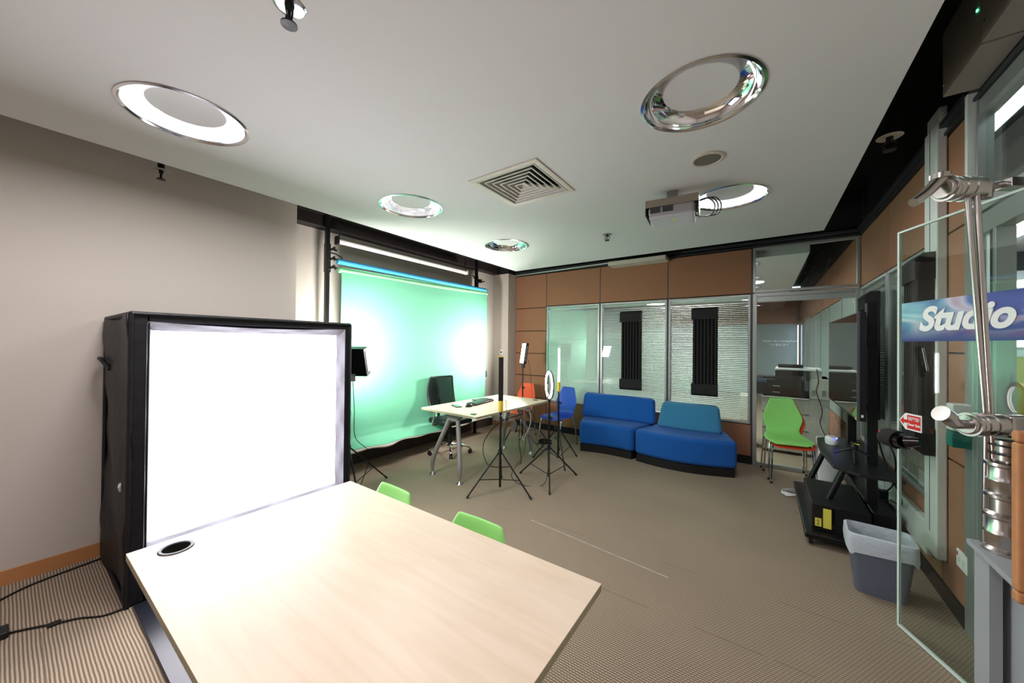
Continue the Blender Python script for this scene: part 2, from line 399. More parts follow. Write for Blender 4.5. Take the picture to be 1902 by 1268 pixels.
# ------------------------------------------------------------------ ceiling lamps
def ring_mat(name, es):
    m, nt, b = node_mat(name); N = nt.nodes.new; L = nt.links.new
    b.inputs['Metallic'].default_value = 1; b.inputs['Roughness'].default_value = .08; b.inputs['Base Color'].default_value = (.85, .86, .9, 1)
    b.inputs['Emission Color'].default_value = (.93, .96, 1, 1); b.inputs['Emission Strength'].default_value = es
    return m
def ceiling_lamp(x, y, z, label, es, group=None, name='ceiling_lamp'):
    t = thing(name, label, 'ceiling light', (x, y, z), 0, group)
    MB().lathe([(.272, .002), (.275, -.004), (.262, -.007), (.252, .0), (.25, .008)], (x, y, z), 64).build('trim_ring', m_chrome, t, smooth=True)
    prof = [(.252, .004), (.248, .03), (.232, .055), (.205, .075), (.168, .088)]
    MB().lathe(prof, (x, y, z), 64).build('reflector', ring_mat('lit_reflector', es) if es else m_mirror, t, smooth=True)
    MB().lathe([(.001, .048), (.166, .048), (.168, .052), (.168, .088)], (x, y, z), 64).build('centre_disc', m_ceil, t)
    return t
ceiling_lamp(*LAMPS[0], HC, 'brightly lit round ceiling lamp nearest the left wall, largest on the left side', E_RING_ON*.055)
ceiling_lamp(*LAMPS[1], HC, 'round lit ceiling lamp with a pale ring, left of the square air vent', E_RING_LOW*.09)
ceiling_lamp(*LAMPS[2], HC, 'round chrome ceiling lamp farthest away, nearest the green backdrop and the back wall', 0)
ceiling_lamp(*LAMPS[3], HC, 'lit round ceiling lamp beside the hanging projector', E_RING_ON*.038)
ceiling_lamp(*LAMPS[4], HC, 'large unlit round chrome ceiling lamp with a mirror ring, nearest on the right', 0)
for i, (x, y) in enumerate(LBACK):  # unseen lamps added to fill the room with light from behind
    t = ceiling_lamp(x, y, HC, 'unseen lit round ceiling lamp added behind the camera', .8, 'added ceiling lamps behind the camera')
    d = MB().lathe([(.001, .02), (.24, .02)], (x, y, HC), 32).build('diffuser', mat('fill_lamp_diffuser', (255, 255, 255), .5, emis=(255, 244, 252), es=E_BACK), t)
# lit lamps: the bulbs behind the disc
def bulb(x, y, e, r=.25):
    l = bpy.data.lights.new('lamp_bulb', 'AREA'); l.shape = 'DISK'; l.size = .5; l.energy = e; l.color = (1, .965, .98)
    o = bpy.data.objects.new('lamp_bulb', l); COL.objects.link(o); o.location = (x, y, HC-.012); return o
for (x, y), e in ((LAMPS[0], 20), (LAMPS[1], 9), (LAMPS[3], 10)): bulb(x, y, e)

# air diffuser
vx, vy, h = VENT
t = thing('air_vent', 'square white louvred air vent in the ceiling, dusty around its frame', 'air vent', (vx, vy, HC))
f = MB()
for a, bb2 in ((h+.008, h-.035),):
    for (x0, x1, y0, y1) in ((-a, a, -a, -bb2), (-a, a, bb2, a), (-a, -bb2, -bb2, bb2), (bb2, a, -bb2, bb2)):
        f.box(vx+x0, vx+x1, vy+y0, vy+y1, HC-.008, HC+.004)
f.build('frame', m_grille, t, bevel=.003)
for k in range(6):
    o_ = h-.04-k*.041; i_ = o_-.036; z0, z1 = HC-.004, HC+.032; g = MB()
    q = [(-1, -1), (1, -1), (1, 1), (-1, 1)]
    g.add([(vx+sx*i_, vy+sy*i_, z1) for sx, sy in q] + [(vx+sx*o_, vy+sy*o_, z0) for sx, sy in q],
          [(i, (i+1) % 4, 4+(i+1) % 4, 4+i) for i in range(4)])
    g.build('louvre', m_grille, t, solid=.003)
    g = MB(); e = .006
    for (x0, x1, y0, y1) in ((-o_, o_, -o_, -o_+e), (-o_, o_, o_-e, o_), (-o_, -o_+e, -o_+e, o_-e), (o_-e, o_, -o_+e, o_-e)): g.box(vx+x0, vx+x1, vy+y0, vy+y1, HC-.009, HC-.004)
    g.build('louvre_lip', m_trunk, t)
MB().box(vx-h, vx+h, vy-h, vy+h, HC+.1, HC+.11).build('duct', m_black, t)

# ceiling speaker
t = thing('ceiling_speaker', 'small round ceiling speaker with a grey mesh grille beside the unlit chrome lamp', 'speaker', (-.3, 2.62, HC))
MB().lathe([(.1, 0), (.098, -.008), (.082, -.012), (.078, -.006)], (-.3, 2.62, HC), 40).build('rim', m_grille, t, smooth=True)
MB().lathe([(.001, -.009), (.05, -.009), (.079, -.006)], (-.3, 2.62, HC), 40).build('grille', m_spk, t, smooth=True)

# sprinklers
def sprinkler(x, y, z, label, s=1.0, disc=True, m=m_blackm, dm=m_chrome, drop=0):
    t = thing('fire_sprinkler', label, 'sprinkler', (x, y, z))
    if disc: MB().lathe([(.001, -.001), (.03*s, -.002), (.036*s, -.004), (.04*s, 0)], (x, y, z), 28).build('escutcheon', dm, t, smooth=True)
    b = MB(); b.cyl((x, y, z-.002), (x, y, z-.02*s), .012*s, .009*s)
    for sg in (-1, 1): b.tube([(x+sg*.009*s, y, z-.015*s), (x+sg*.02*s, y, z-.028*s), (x+sg*.014*s, y, z-.042*s), (x, y, z-.05*s)], .003*s, 6, 4)
    b.cyl((x, y, z-.018*s), (x, y, z-.048*s), .0035*s)
    b.build('body', m, t, smooth=True)
    MB().lathe([(.001, -.056*s), (.02*s, -.054*s), (.02*s, -.05*s), (.001, -.05*s)], (x, y, z), 20).build('deflector', m, t)
    return t
sprinkler(-1.41, .58, HC, 'fire sprinkler with a bright round plate at the top edge of the picture', 1.35)
sprinkler(-1.41, 3.81, HC, 'small dark fire sprinkler on the ceiling left of the projector', 1.3, dm=m_greym)
t = sprinkler(-3.7, .66, 2.86, 'black fire sprinkler hanging in the gap between ceiling and left wall', 1.3, dm=m_greym)
MB().cyl((-3.7, .66, 2.86), (-3.7, .66, 3.5), .02).build('pipe', m_blackm, t)
t = sprinkler(.66, 3.25, 2.93, 'dark fire sprinkler with a tan plate in the black gap on the right', 1.6, dm=m_grille)
MB().cyl((.66, 3.25, 2.93), (.66, 3.25, 3.5), .015).build('pipe', m_black, t)

# ------------------------------------------------------------------ back wall
SEAMX = [-3.985, -3.29, -2.25, -1.18, -.125]
def panels(name, rects, axis, pos, m=m_brown, th=.05, gap=.006):
    g = MB()
    for (a0, a1, z0, z1) in rects:
        if axis == 'y': g.box(a0+gap, a1-gap, pos, pos+th, z0+gap, z1-gap)
        else: g.box(pos, pos+th, a0+gap, a1-gap, z0+gap, z1-gap)
    return g.build(name, m, bevel=.003, kind='structure')
r = []
zs = [.1, .57, .99, 1.41, 1.835, 2.27, 2.9]
for i in range(6): r.append((-3.985, -3.29, zs[i], zs[i+1]))
for i in range(1, 4): r += [(SEAMX[i], SEAMX[i+1], 2.29, 2.9), (SEAMX[i], SEAMX[i+1], .1, .53)]
panels('wall_back', r, 'y', YB)
MB().box(-3.985, -3.29, YB+.02, YB+.05, 0, 2.9).box(-3.985, -.1, YB+.02, YB+.055, 2.28, 2.92).box(-3.985, -.1, YB+.02, YB+.055, 0, .54).build('wall_back_core', m_brownd, kind='structure')
MB().box(-3.97, -.12, YB-.008, YB+.02, 0, .1).build('baseboard_back', m_skirt, kind='structure')
MB().box(-3.985, 1.0, YB-.03, YB+.07, 2.905, 2.925).box(-3.985, 1.0, YB-.02, YB+.02, 2.95, 2.98).build('trim_2', m_alud, kind='structure')
g = MB(); g.cyl((-3.98, YB-.05, 2.915), (-2.0, YB-.05, 2.94), .014, n=10); g.build('trim_3', m_alu, kind='structure')

def frame_mb(g, axis, pos, a0, a1, z0, z1, w=.03, d=.05):
    for (p0, p1, q0, q1) in ((a0, a0+w, z0, z1), (a1-w, a1, z0, z1), (a0+w, a1-w, z0, z0+w), (a0+w, a1-w, z1-w, z1)):
        if axis == 'y': g.box(p0, p1, pos-d/2, pos+d/2, q0, q1)
        else: g.box(pos-d/2, pos+d/2, p0, p1, q0, q1)
    return g
def window(n, axis, pos, a0, a1, z0, z1, w=.03, d=.05, glass=m_glass):
    f = frame_mb(MB(), axis, pos, a0, a1, z0, z1, w, d).build('window_%d' % n, m_alu, bevel=.003, kind='structure')
    g = MB(); e = .003
    if axis == 'y': g.box(a0+w, a1-w, pos-.016-e, pos-.016+e, z0+w, z1-w)
    else: g.box(pos-.016-e, pos-.016+e, a0+w, a1-w, z0+w, z1-w)
    g.build('glass', glass, f); return f
def blind(label, axis, pos, a0, a1, z0, z1, tilt, pitch=.0255, jit=0, dens=None):
    c = ((a0+a1)/2, pos, z0) if axis == 'y' else (pos, (a0+a1)/2, z0)
    t = thing('venetian_blind', label, 'blind', c, 0, 'venetian blinds in the partition windows')
    g = MB(); n = int((z1-z0-.05)/pitch)
    for i in range(n):
        z = z0+.02+i*pitch; ta = tilt(i/n) if callable(tilt) else tilt
        ta += random.uniform(-jit, jit); hw = .0125; dz = hw*math.sin(ta); dp = hw*math.cos(ta)
        if axis == 'y': vs = [(a0, pos-dp, z-dz), (a1, pos-dp, z-dz), (a1, pos, z+.001), (a0, pos, z+.001), (a0, pos+dp, z+dz), (a1, pos+dp, z+dz)]
        else: vs = [(pos-dp, a0, z-dz), (pos-dp, a1, z-dz), (pos, a1, z+.001), (pos, a0, z+.001), (pos+dp, a0, z+dz), (pos+dp, a1, z+dz)]
        g.add(vs, [(0, 1, 2, 3), (3, 2, 5, 4)])
    g.build('slats', m_slat, t)
    hr = MB()
    if axis == 'y': hr.box(a0, a1, pos-.014, pos+.014, z1-.03, z1)
    else: hr.box(pos-.014, pos+.014, a0, a1, z1-.03, z1)
    hr.build('headrail', m_slat, t)
    cd = MB()
    for u in (.2, .5, .8):
        a = a0+(a1-a0)*u
        if axis == 'y': cd.cyl((a, pos-.014, z0), (a, pos-.014, z1), .0012, n=5)
        else: cd.cyl((pos-.014, a, z0), (pos-.014, a, z1), .0012, n=5)
    cd.build('cord', m_white, t)
    return t
wl = ['nearly closed venetian blind behind the glass left of the sofas', 'half open venetian blind behind the left foam panel on the back wall', 'half open venetian blind behind the right foam panel on the back wall']
tl = [lambda t: 1.15, lambda t: .5+.25*(t < .75), lambda t: .45+.2*math.sin(t*5)]
for i in range(3):
    window(i+1, 'y', YB+.02, SEAMX[i+1]+.012, SEAMX[i+2]-.012, .535, 2.28, .028, .06)
    blind(wl[i], 'y', YB+.045, SEAMX[i+1]+.045, SEAMX[i+2]-.045, .57, 2.245, tl[i], jit=.05)
# black jointing mullions
g = MB()
for x in SEAMX[1:]: g.box(x-.011, x+.011, YB+.004, YB+.055, .1, 2.9)
g.build('trim_4', m_alud, kind='structure')
# glazed bay at the right end of the back wall
f = MB(); frame_mb(f, 'y', YB+.02, -.112, .935, 0, 2.285, .045, .07)
f.box(-.067, .89, YB-.0, YB+.04, 2.17, 2.24)
f.build('window_4', m_alu, bevel=.003, kind='structure')
MB().box(-.067, .89, YB+.012, YB+.018, .045, 2.17).build('glass', m_glass, bpy.data.objects['window_4'])
f = window(5, 'y', YB+.02, -.112, .935, 2.3, 2.9, .03, .06)
# foam panels on the back wall
def foam(name_label, axis, pos, a0, a1, z0, z1, th=.07, cap=.02, sgn=-1):
    c = ((a0+a1)/2, pos, z0) if axis == 'y' else (pos, (a0+a1)/2, z0)
    t = thing('acoustic_foam_panel', name_label, 'foam panel', c, 0, 'charcoal acoustic foam panels')
    ch = .17; n = 7
    def put(g, p0, p1, q0, q1, zz0, zz1):  # p along wall, q out of wall
        if axis == 'y': g.box(p0, p1, pos-q1, pos-q0, zz0, zz1)
        else: g.box(pos-q1, pos-q0, p0, p1, zz0, zz1)
    g = MB(); put(g, a0+.012, a1-.004, 0, th*.45, z0+ch*.6, z1-ch*.6)
    L = (a1-a0-.016)/n
    for i in range(n):
        a = a0+.012+i*L
        pts = [(a+.002, th*.45-.002), (a+L*.28, th), (a+L*.72, th), (a+L-.002, th*.45-.002)]
        zz = (z0+ch*.6, z1-ch*.6)
        vs = []
        for z in zz:
            for (p_, q_) in pts: vs.append((p_, pos-q_, z) if axis == 'y' else (pos-q_, p_, z))
        g.add(vs, [(0, 1, 5, 4), (1, 2, 6, 5), (2, 3, 7, 6), (0, 3, 2, 1), (4, 5, 6, 7), (3, 0, 4, 7)])
    g.build('ribbed_pad', m_foam, t)
    for k, (q0, q1, label) in enumerate(((z1-ch, z1, 'top'), (z0, z0+ch, 'bottom'))):
        g = MB(); prof = [(0, q0), (th+.018, q0), (th+.018, q1-.04), (th-.02, q1), (0, q1)] if k == 0 else [(0, q0), (th-.02, q0), (th+.018, q0+.04), (th+.018, q1), (0, q1)]
        vs = []
        for a in (a0, a1):
            for (q_, z) in prof: vs.append((a, pos-q_, z) if axis == 'y' else (pos-q_, a, z))
        n5 = 5; g.add(vs, [(0, 1, 2, 3, 4), (9, 8, 7, 6, 5)] + [(i, (i+1) % 5, 5+(i+1) % 5, 5+i) for i in range(5)])
        g.build('end_cap', m_foam, t)
    return t
foam('tall charcoal foam panel left of centre on the back wall blinds', 'y', YB-.012, -1.885, -1.555, .87, 2.12)
foam('tall charcoal foam panel above the right hand sofa on the back wall', 'y', YB-.012, -.845, -.515, .87, 2.13)

# ------------------------------------------------------------------ right wall
r = []
for (y0, y1) in ((4.67, 5.78), (3.45, 4.67)): r += [(y0, y1, 2.29, 2.9), (y0, y1, .1, .53)]
r += [(3.12, 3.45, .1, .9), (3.12, 3.45, .9, 1.55), (3.12, 3.45, 1.55, 2.29), (3.12, 3.45, 2.29, 2.9)]
panels('wall_right', r, 'x', XR)
MB().box(XR+.02, XR+.055, 3.12, 5.78, 2.28, 2.92).box(XR+.02, XR+.055, 3.12, 5.78, 0, .54).box(XR+.02, XR+.055, 3.12, 3.46, 0, 2.9).build('wall_right_core', m_brownd, kind='structure')
MB().box(XR, XR+.1, YS, 2.15, 0, 3.5).build('wall_right_near', m_wall, kind='structure')
MB().box(XR-.01, XR+.02, 3.12, 5.78, 0, .1).build('baseboard_right', m_skirt, kind='structure')
MB().box(XR-.02, XR+.06, 2.2, 5.8, 2.905, 2.925).box(XR-.04, XR, 2.2, 5.8, 2.955, 2.985).build('trim_5', m_alud, kind='structure')
for k, (y0, y1) in enumerate(((4.682, 5.74), (3.46, 4.658))):
    window(6+k, 'x', XR+.02, y0, y1, .535, 2.28, .03, .06)
blind('half open venetian blind in the right wall behind the television', 'x', XR+.045, 4.715, 5.71, .57, 2.245, -.75, jit=.04)
blind('half open venetian blind in the right wall left of the white trunking', 'x', XR+.045, 3.49, 4.63, .57, 2.245, -.7, jit=.04)
foam('charcoal foam panel on the right wall hidden behind the television post', 'x', XR-.012, 4.86, 5.2, .88, 2.13, th=.09)
foam('charcoal foam panel on the white trunking seen through the glass door', 'x', .886, 3.365, 3.68, .9, 2.19, th=.07)
# door opening frame: post, side light, post, header, transom
g = MB(); g.box(XR-.01, XR+.06, 3.02, 3.115, 0, 2.92); g.box(XR-.01, XR+.05, 2.97, 3.015, 0, 2.92)
g.box(XR-.005, XR+.06, 2.8, 2.83, 0, 2.18); g.box(XR-.005, XR+.06, 2.1, 2.97, 2.18, 2.285); g.box(XR-.005, XR+.06, 2.1, 2.97, 2.3, 2.36); g.box(XR-.005, XR+.06, 2.1, 2.97, 2.82, 2.9)
g.box(XR-.005, XR+.06, 2.1, 2.17, 0, 2.92)
g.build('door_1', m_alu, bevel=.003, kind='structure')
MB().box(XR+.02, XR+.026, 2.17, 2.97, 2.36, 2.82).build('glass', m_glass, bpy.data.objects['door_1'])
MB().box(XR+.02, XR+.03, 2.9, 2.97, 0, 2.18).build('side_panel', m_rwall, bpy.data.objects['door_1'])
MB().box(XR+.01, XR+.05, 2.83, 2.9, 0, 2.18).build('rubber_post', m_alud, bpy.data.objects['door_1'])

# vertical + horizontal trunking
t = thing('cable_trunking', 'white vertical cable trunking box on the right wall joined to a low horizontal run', 'cable trunking', (.91, 3.46, .26))
g = MB(); g.prism([(.888, 3.36), (.888, 3.565), (XR-.002, 3.565), (XR-.002, 3.36)], .26, 3.0, None)
g.box(.9, XR-.002, 3.36, 3.565, 3.0, 3.1); g.build('riser', m_trunk, t, bevel=.01)
g = MB(); g.box(.886, .89, 3.46, 3.464, .4, 3.0); g.build('seam', m_alud, t)
g = MB(); g.box(.895, XR-.002, 3.56, 5.5, .2, .42); g.build('horizontal_run', m_trunk, t, bevel=.008)
def socket(x, y, z, label, w=.15, hh=.09, red=False):
    t = thing('wall_socket', label, 'wall socket', (x, y, z))
    MB().box(x-.012, x, y-w/2, y+w/2, z-hh/2, z+hh/2).build('plate', m_white, t, bevel=.004)
    for k in (-1, 1):
        g = MB(); g.box(x-.014, x-.012, y+k*w*.22-.012, y+k*w*.22+.012, z-.015, z+.015); g.build('switch', m_trunk, t)
    if red: MB().box(x-.0145, x-.012, y+w*.32, y+w*.4, z+.015, z+.035).build('indicator', m_red, t)
    return t
socket(XR, 3.28-.0, .36, 'x') if False else None
socket(XR-.001, 3.205-.06, .37, 'white switched wall socket with a red dot, right of the trunking', .13, .1, True)
socket(.895, 4.62, .33, 'white double wall socket on the horizontal trunking behind the television', .15)
socket(.895, 4.38, .3, 'white single wall socket on the trunking nearer the waste bin', .09)
# wall dispenser beside the door frame
t = thing('wall_dispenser', 'white wall box with a teal base fixed beside the door frame', 'dispenser', (XR-.06, 3.08, 1.08))
MB().box(XR-.08, XR-.001, 3.03, 3.115, 1.12, 1.27).build('cover', m_white, t, bevel=.008)
MB().box(XR-.08, XR-.001, 3.03, 3.115, 1.03, 1.115).build('base', m_teal, t, bevel=.006)

# ------------------------------------------------------------------ metal unit at top right
t = thing('metal_air_unit', 'long grey metal box with a green light under the dark ceiling gap, top right corner', 'air unit', (.85, 2.2, 2.95))
MB().box(.8, .93, 2.52, 2.94, 2.95, 3.3).build('casing', mat('grey_casing', (148, 142, 132), .5, .1), t, bevel=.004)
MB().box(.795, .93, .8, 2.5, 2.945, 3.3).build('casing', MATS['grey_casing'], t, bevel=.004)
MB().box(.81, .93, 2.499, 2.522, 2.96, 3.3).build('joint', m_alud, t)
MB().cyl((.797, 2.55, 3.13), (.803, 2.55, 3.13), .006).build('indicator_light', m_gled, t)
for (y, z) in ((2.9, 3.0), (2.46, 3.02)): MB().cyl((.79, y, z), (.81, y, z), .007).build('screw', m_steel, t, smooth=True)
t = tag(MB().box(XR-.04, XR-.001, 2.985, 3.015, 2.3, 2.99).build('conduit', m_trunk, bevel=.004), 'thin white conduit strip dropping from the grey metal box beside the door frame', 'conduit')

# pelmet case at back wall top
t = tag(MB().box(-2.02, -1.16, 5.5, 5.749, 2.84, 2.9).build('screen_case', m_grille, bevel=.004), 'long pale metal screen case at the back edge of the ceiling', 'screen case')

# ------------------------------------------------------------------ projector
px, py = -.59, 3.04
m_proj = mat('projector_grey', (150, 148, 150), .5); m_proj2 = mat('projector_pale', (184, 184, 190), .4); m_brk = mat('beige_bracket', (140, 130, 118), .5, .2)
t = thing('projector', 'grey ceiling projector hanging from a metal bracket beside the lit lamp', 'projector', (px, py, HC))
RP = Matrix.Translation((px, py, 0)) @ Matrix.Rotation(math.radians(6), 4, 'Z')
g = MB(); g.box(-.04, .04, -.03, .03, 2.71, 2.8); g.xf(RP).build('mount_post', m_greym, t, bevel=.003)
g = MB(); g.box(-.185, .185, -.13, .13, 2.705, 2.712); g.box(-.185, .185, -.137, -.13, 2.655, 2.712); g.box(-.185, .185, .13, .137, 2.655, 2.712); g.xf(RP).build('bracket', m_brk, t)
for sx in (-1, 1):
    g = MB(); g.box(sx*.185-.003, sx*.185+.003, -.12, .12, 2.6, 2.71); g.xf(RP).build('side_bracket', m_alud, t)
def rbox(x0, x1, y0, y1, z0, z1): return MB().box(x0, x1, y0, y1, z0, z1)
g = rbox(-.165, .165, -.14, .14, 2.585, 2.665); g.xf(RP).build('body', m_proj, t, bevel=.03, seg=4)
g = rbox(-.16, .16, -.135, .135, 2.565, 2.6); g.xf(RP).build('lower_cover', m_proj2, t, bevel=.02, seg=4)
for i in range(2):
    g = rbox(-.15+i*.09, -.075+i*.09, -.1415, -.136, 2.605, 2.65); g.xf(RP).build('vent_grille', m_alud, t)
g = rbox(.0, .03, -.06, -.03, 2.5635, 2.566); g.xf(RP).build('warning_label', m_ylabel, t)
g = MB(); g.cyl((.08, -.135, 2.62), (.08, -.16, 2.62), .028, n=20); g.xf(RP)
for k in range(3):
    g = MB(); a = .02*k
    g.tube([(.16, 0, 2.69), (.24+a, -.02, 2.7), (.29+a, -.03, 2.64), (.27+a, -.02, 2.57), (.2, 0, 2.575), (.15, 0, 2.6)], .004, 6, 8); g.xf(RP).build('cable', m_cable, t, smooth=True)

# ------------------------------------------------------------------ chairs
def chair_mesh():
    P_ = [(-.225, .415, .15, .0), (-.21, .437, .2, .0), (-.17, .446, .222, .004), (-.08, .436, .23, .012), (.02, .428, .226, .016), (.11, .43, .206, .016), (.165, .452, .178, .012),
          (.197, .49, .165, .006), (.215, .535, .172, -.004), (.232, .6, .198, -.014), (.243, .65, .207, -.016), (.256, .715, .187, -.012), (.272, .79, .155, -.008), (.286, .86, .128, -.005), (.291, .885, .118, -.004)]
    K = 10; vs = []
    for (y, z, w, e) in P_:
        for j in range(K+1):
            u = j/K*2-1
            if z <= .47: vs.append((u*w, y, z+e*u*u*1.5))
            else: vs.append((u*w, y+e*1.6*u*u, z))
    fs = [(i*(K+1)+j, i*(K+1)+j+1, (i+1)*(K+1)+j+1, (i+1)*(K+1)+j) for i in range(len(P_)-1) for j in range(K)]
    return MB().add(vs, fs)
def make_chair(m, label, group):
    t = thing('shell_chair', label, 'chair', (0, 0, 0), 0, group)
    chair_mesh().build('seat_shell', m, t, solid=.01, sub=1)
    for sx in (-1, 1):
        for sy, a in ((-1, -.2), (1, .2)):
            g = MB(); g.tube([(sx*.06, a*.45, .415), (sx*.165, a*.7, .415), (sx*.195, a*.85, .395), (sx*.215, a*1.15, .02)], .0095, 8, 5)
            g.build('leg', m_chrome, t, smooth=True)
            MB().cyl((sx*.2155, a*1.155, 0), (sx*.2155, a*1.155, .025), .012).build('foot', m_blackp, t, smooth=True)
    MB().box(-.07, .07, -.12, .12, .405, .418).build('seat_bracket', m_chrome, t)
    return t
def place(o, x, y, rz, z=0, s=(1, 1, 1)): o.location = (x, y, z); o.rotation_euler = (0, 0, rz); o.scale = s
cg = make_chair(m_chairg, 'lime green chair behind the front table, nearer the glowing white tent', None)
place(cg, -1.62, .93, math.radians(-2), 0, (1.08, 1, .915))
c2 = copy_tree(cg); c2['label'] = 'lime green chair behind the front table, nearer its right corner'; place(c2, -1.02, .93, math.radians(0), 0, (1.08, 1, .915))
c3 = copy_tree(cg); c3['label'] = 'lime green chair on top of the stack in front of the grey printer'; place(c3, .235, 5.36, math.radians(9), .045)
co = make_chair(m_chairo, 'orange chair against the brown panels behind the rear desk', None)
place(co, -3.47, 5.14, math.radians(-4))
c4 = copy_tree(co); c4['label'] = 'orange chair underneath the green one in the stack'; place(c4, .262, 5.385, math.radians(9), 0)
cb = make_chair(m_chairb, 'royal blue chair between the rear desk and the sofas', None)
place(cb, -2.66, 5.06, math.radians(-10))

# ------------------------------------------------------------------ tables
def table(label, cx, cy, lx, ly, rz, ztop, legends, grommets, edge_open=False):
    t = thing('desk', label, 'desk', (cx, cy, 0)); T = Matrix.Translation((cx, cy, 0)) @ Matrix.Rotation(rz, 4, 'Z')
    def slab(z0, z1):
        g = MB(); ho = [(gx, gy) for gx, gy, op in grommets if op]
        if not ho: return g.box(-lx/2, lx/2, -ly/2, ly/2, z0, z1)
        (hx, hy), c = ho[0], .06
        xs = [-lx/2, hx-c, hx+c, lx/2]; ys = [-ly/2, hy-c, hy+c, ly/2]; n = 32
        for z in (z0, z1):
            for i in range(3):
                for j in range(3):
                    if (i, j) != (1, 1): g.add([(xs[i], ys[j], z), (xs[i+1], ys[j], z), (xs[i+1], ys[j+1], z), (xs[i], ys[j+1], z)], [(0, 1, 2, 3)])
            vs = []
            for k in range(n):
                q = 2*PI*k/n; ct, st = math.cos(q), math.sin(q); m_ = c/max(abs(ct), abs(st)); vs += [(hx+.045*ct, hy+.045*st, z), (hx+m_*ct, hy+m_*st, z)]
            g.add(vs, [(2*k, 2*k+1, (2*k+3) % (2*n), (2*k+2) % (2*n)) for k in range(n)])
        P4 = [(-lx/2, -ly/2), (lx/2, -ly/2), (lx/2, ly/2), (-lx/2, ly/2)]
        g.add([(x_, y_, z0) for x_, y_ in P4]+[(x_, y_, z1) for x_, y_ in P4], [(i, (i+1) % 4, 4+(i+1) % 4, 4+i) for i in range(4)])
        return g
    slab(ztop-.003, ztop).xf(T).build('tabletop', m_maple, t)
    slab(ztop-.026, ztop-.003).xf(T).build('edge_band', m_tedge, t)
    for (gx, gy, op) in grommets:
        g = MB(); 
        if op:
            g.lathe([(.0445, -.03), (.041, -.03), (.041, .002), (.0425, .004), (.05, .0045), (.054, .0005)], (gx, gy, ztop), 36); g.xf(T).build('grommet', m_grom, t, smooth=True)
            g = MB(); g.lathe([(.0408, -.03), (.0408, .0)], (gx, gy, ztop), 36); g.xf(T).build('grommet_sleeve', m_blackp, t)
        else:
            g.lathe([(.001, .004), (.035, .004), (.04, .001)], (gx, gy, ztop), 36); g.xf(T).build('grommet', m_blackp, t, smooth=True)
    for (ends, axis) in legends:
        # ends: two foot positions, bracket at the middle
        (x0, y0), (x1, y1) = ends; mx, my = (x0+x1)/2, (y0+y1)/2
        inn = axis
        g = MB(); bx, by = mx+inn[0], my+inn[1]
        d = Vector((x1-x0, y1-y0, 0)); L = d.length; d.normalize(); nrm = Vector((-d.y, d.x, 0))
        vs = []
        for z, hw, hn in ((ztop-.026, .3, .035), (ztop-.05, .28, .04), (ztop-.12, .13, .04)):
            for a, b3 in ((-1, -1), (1, -1), (1, 1), (-1, 1)): vs.append(Vector((bx, by, z)) + d*hw*a*L + nrm*hn*b3)
        g.add(vs, [(0, 1, 2, 3), (8, 11, 10, 9)] + [(i+4*k, (i+1) % 4+4*k, (i+1) % 4+4+4*k, i+4+4*k) for k in range(2) for i in range(4)])
        g.xf(T).build('leg_bracket', m_greym, t, bevel=.006)
        for sg, (fx, fy) in ((-1, (x0, y0)), (1, (x1, y1))):
            top = Vector((bx, by, ztop-.07)) + d*sg*L*.13
            f = Vector((fx, fy, 0)); k1 = top.lerp(f, .2); k1.z = ztop-.2; k2 = f + (top-f)*.06; k2 = Vector((f.x, f.y, .22)) + (Vector((top.x, top.y, 0))-f)*.06
            g = MB(); g.tube([top, top.lerp(k2, .3), k2, (f.x, f.y, .05)], lambda q: .027-.012*max(0, q-.75)*3, 12, 6); g.xf(T); leg = g.build('leg', m_greym, t, smooth=True)
            g = MB(); g.lathe([(.001, .045), (.012, .045), (.016, .028), (.034, .012), (.036, 0), (.001, 0)], (f.x, f.y, 0), 24); g.xf(T).build('foot', m_chrome, leg, smooth=True)
    g = MB(); a, b4 = legends[0], legends[1]
    m0 = [(a[0][0][i]+a[0][1][i])/2+a[1][i] for i in (0, 1)]; m1 = [(b4[0][0][i]+b4[0][1][i])/2+b4[1][i] for i in (0, 1)]
    g.cyl((m0[0], m0[1], ztop-.07), (m1[0], m1[1], ztop-.07), .022, n=8); g.xf(T).build('crossbar', m_blackm, t)
    return t
table('large pale maple desk in the foreground with an open cable hole', -1.195, .715, 1.51, .89, 0, .78,
      (([(-.42, -.38), (-.42, .38)], (.0, 0)), ([(.67, -.38), (.67, .38)], (-.1, 0))), [(-.655, -.325, True)])
table('pale maple desk with grey A shaped legs near the green backdrop', -2.99, 3.74, .93, 1.52, math.radians(-2), .78,
      (([(-.24, -.76), (.24, -.78)], (0, .13)), ([(-.24, .62), (.24, .64)], (0, -.1))), [(.33, -.66, False), (.3, .66, False)])
# power strip under the rear desk
t = thing('power_strip', 'white power strip and plugs hanging under the far end of the rear desk', 'power strip', (-2.72, 4.2, .55))
MB().box(-2.8, -2.66, 4.16, 4.26, .66, .71).build('body', m_white, t, bevel=.006)
for k in range(3): MB().box(-2.79+k*.045, -2.755+k*.045, 4.13, 4.16, .67, .71).build('plug', m_white, t, bevel=.004)
g = MB(); g.tube([(-2.67, 4.2, .68), (-2.63, 4.2, .6), (-2.63, 4.18, .45), (-2.72, 4.15, .25), (-2.75, 4.2, .3)], .006, 8, 6); g.build('cord', m_cablew, t, smooth=True)
t = thing('cable_adapter', 'small grey adapter box with a red light hanging on cables under the rear desk', 'adapter', (-2.78, 4.0, .45))
MB().box(-2.8, -2.76, 3.97, 4.03, .4, .52).build('body', m_greym, t, bevel=.005)
MB().box(-2.759, -2.757, 3.99, 4.0, .42, .43).build('light', m_red, t)
g = MB(); g.tube([(-2.3, 3.07, .96), (-2.4, 3.3, .93), (-2.6, 3.6, .7), (-2.76, 4.0, .53)], .003, 6, 8); g.build('cable', m_cablew, t, smooth=True)
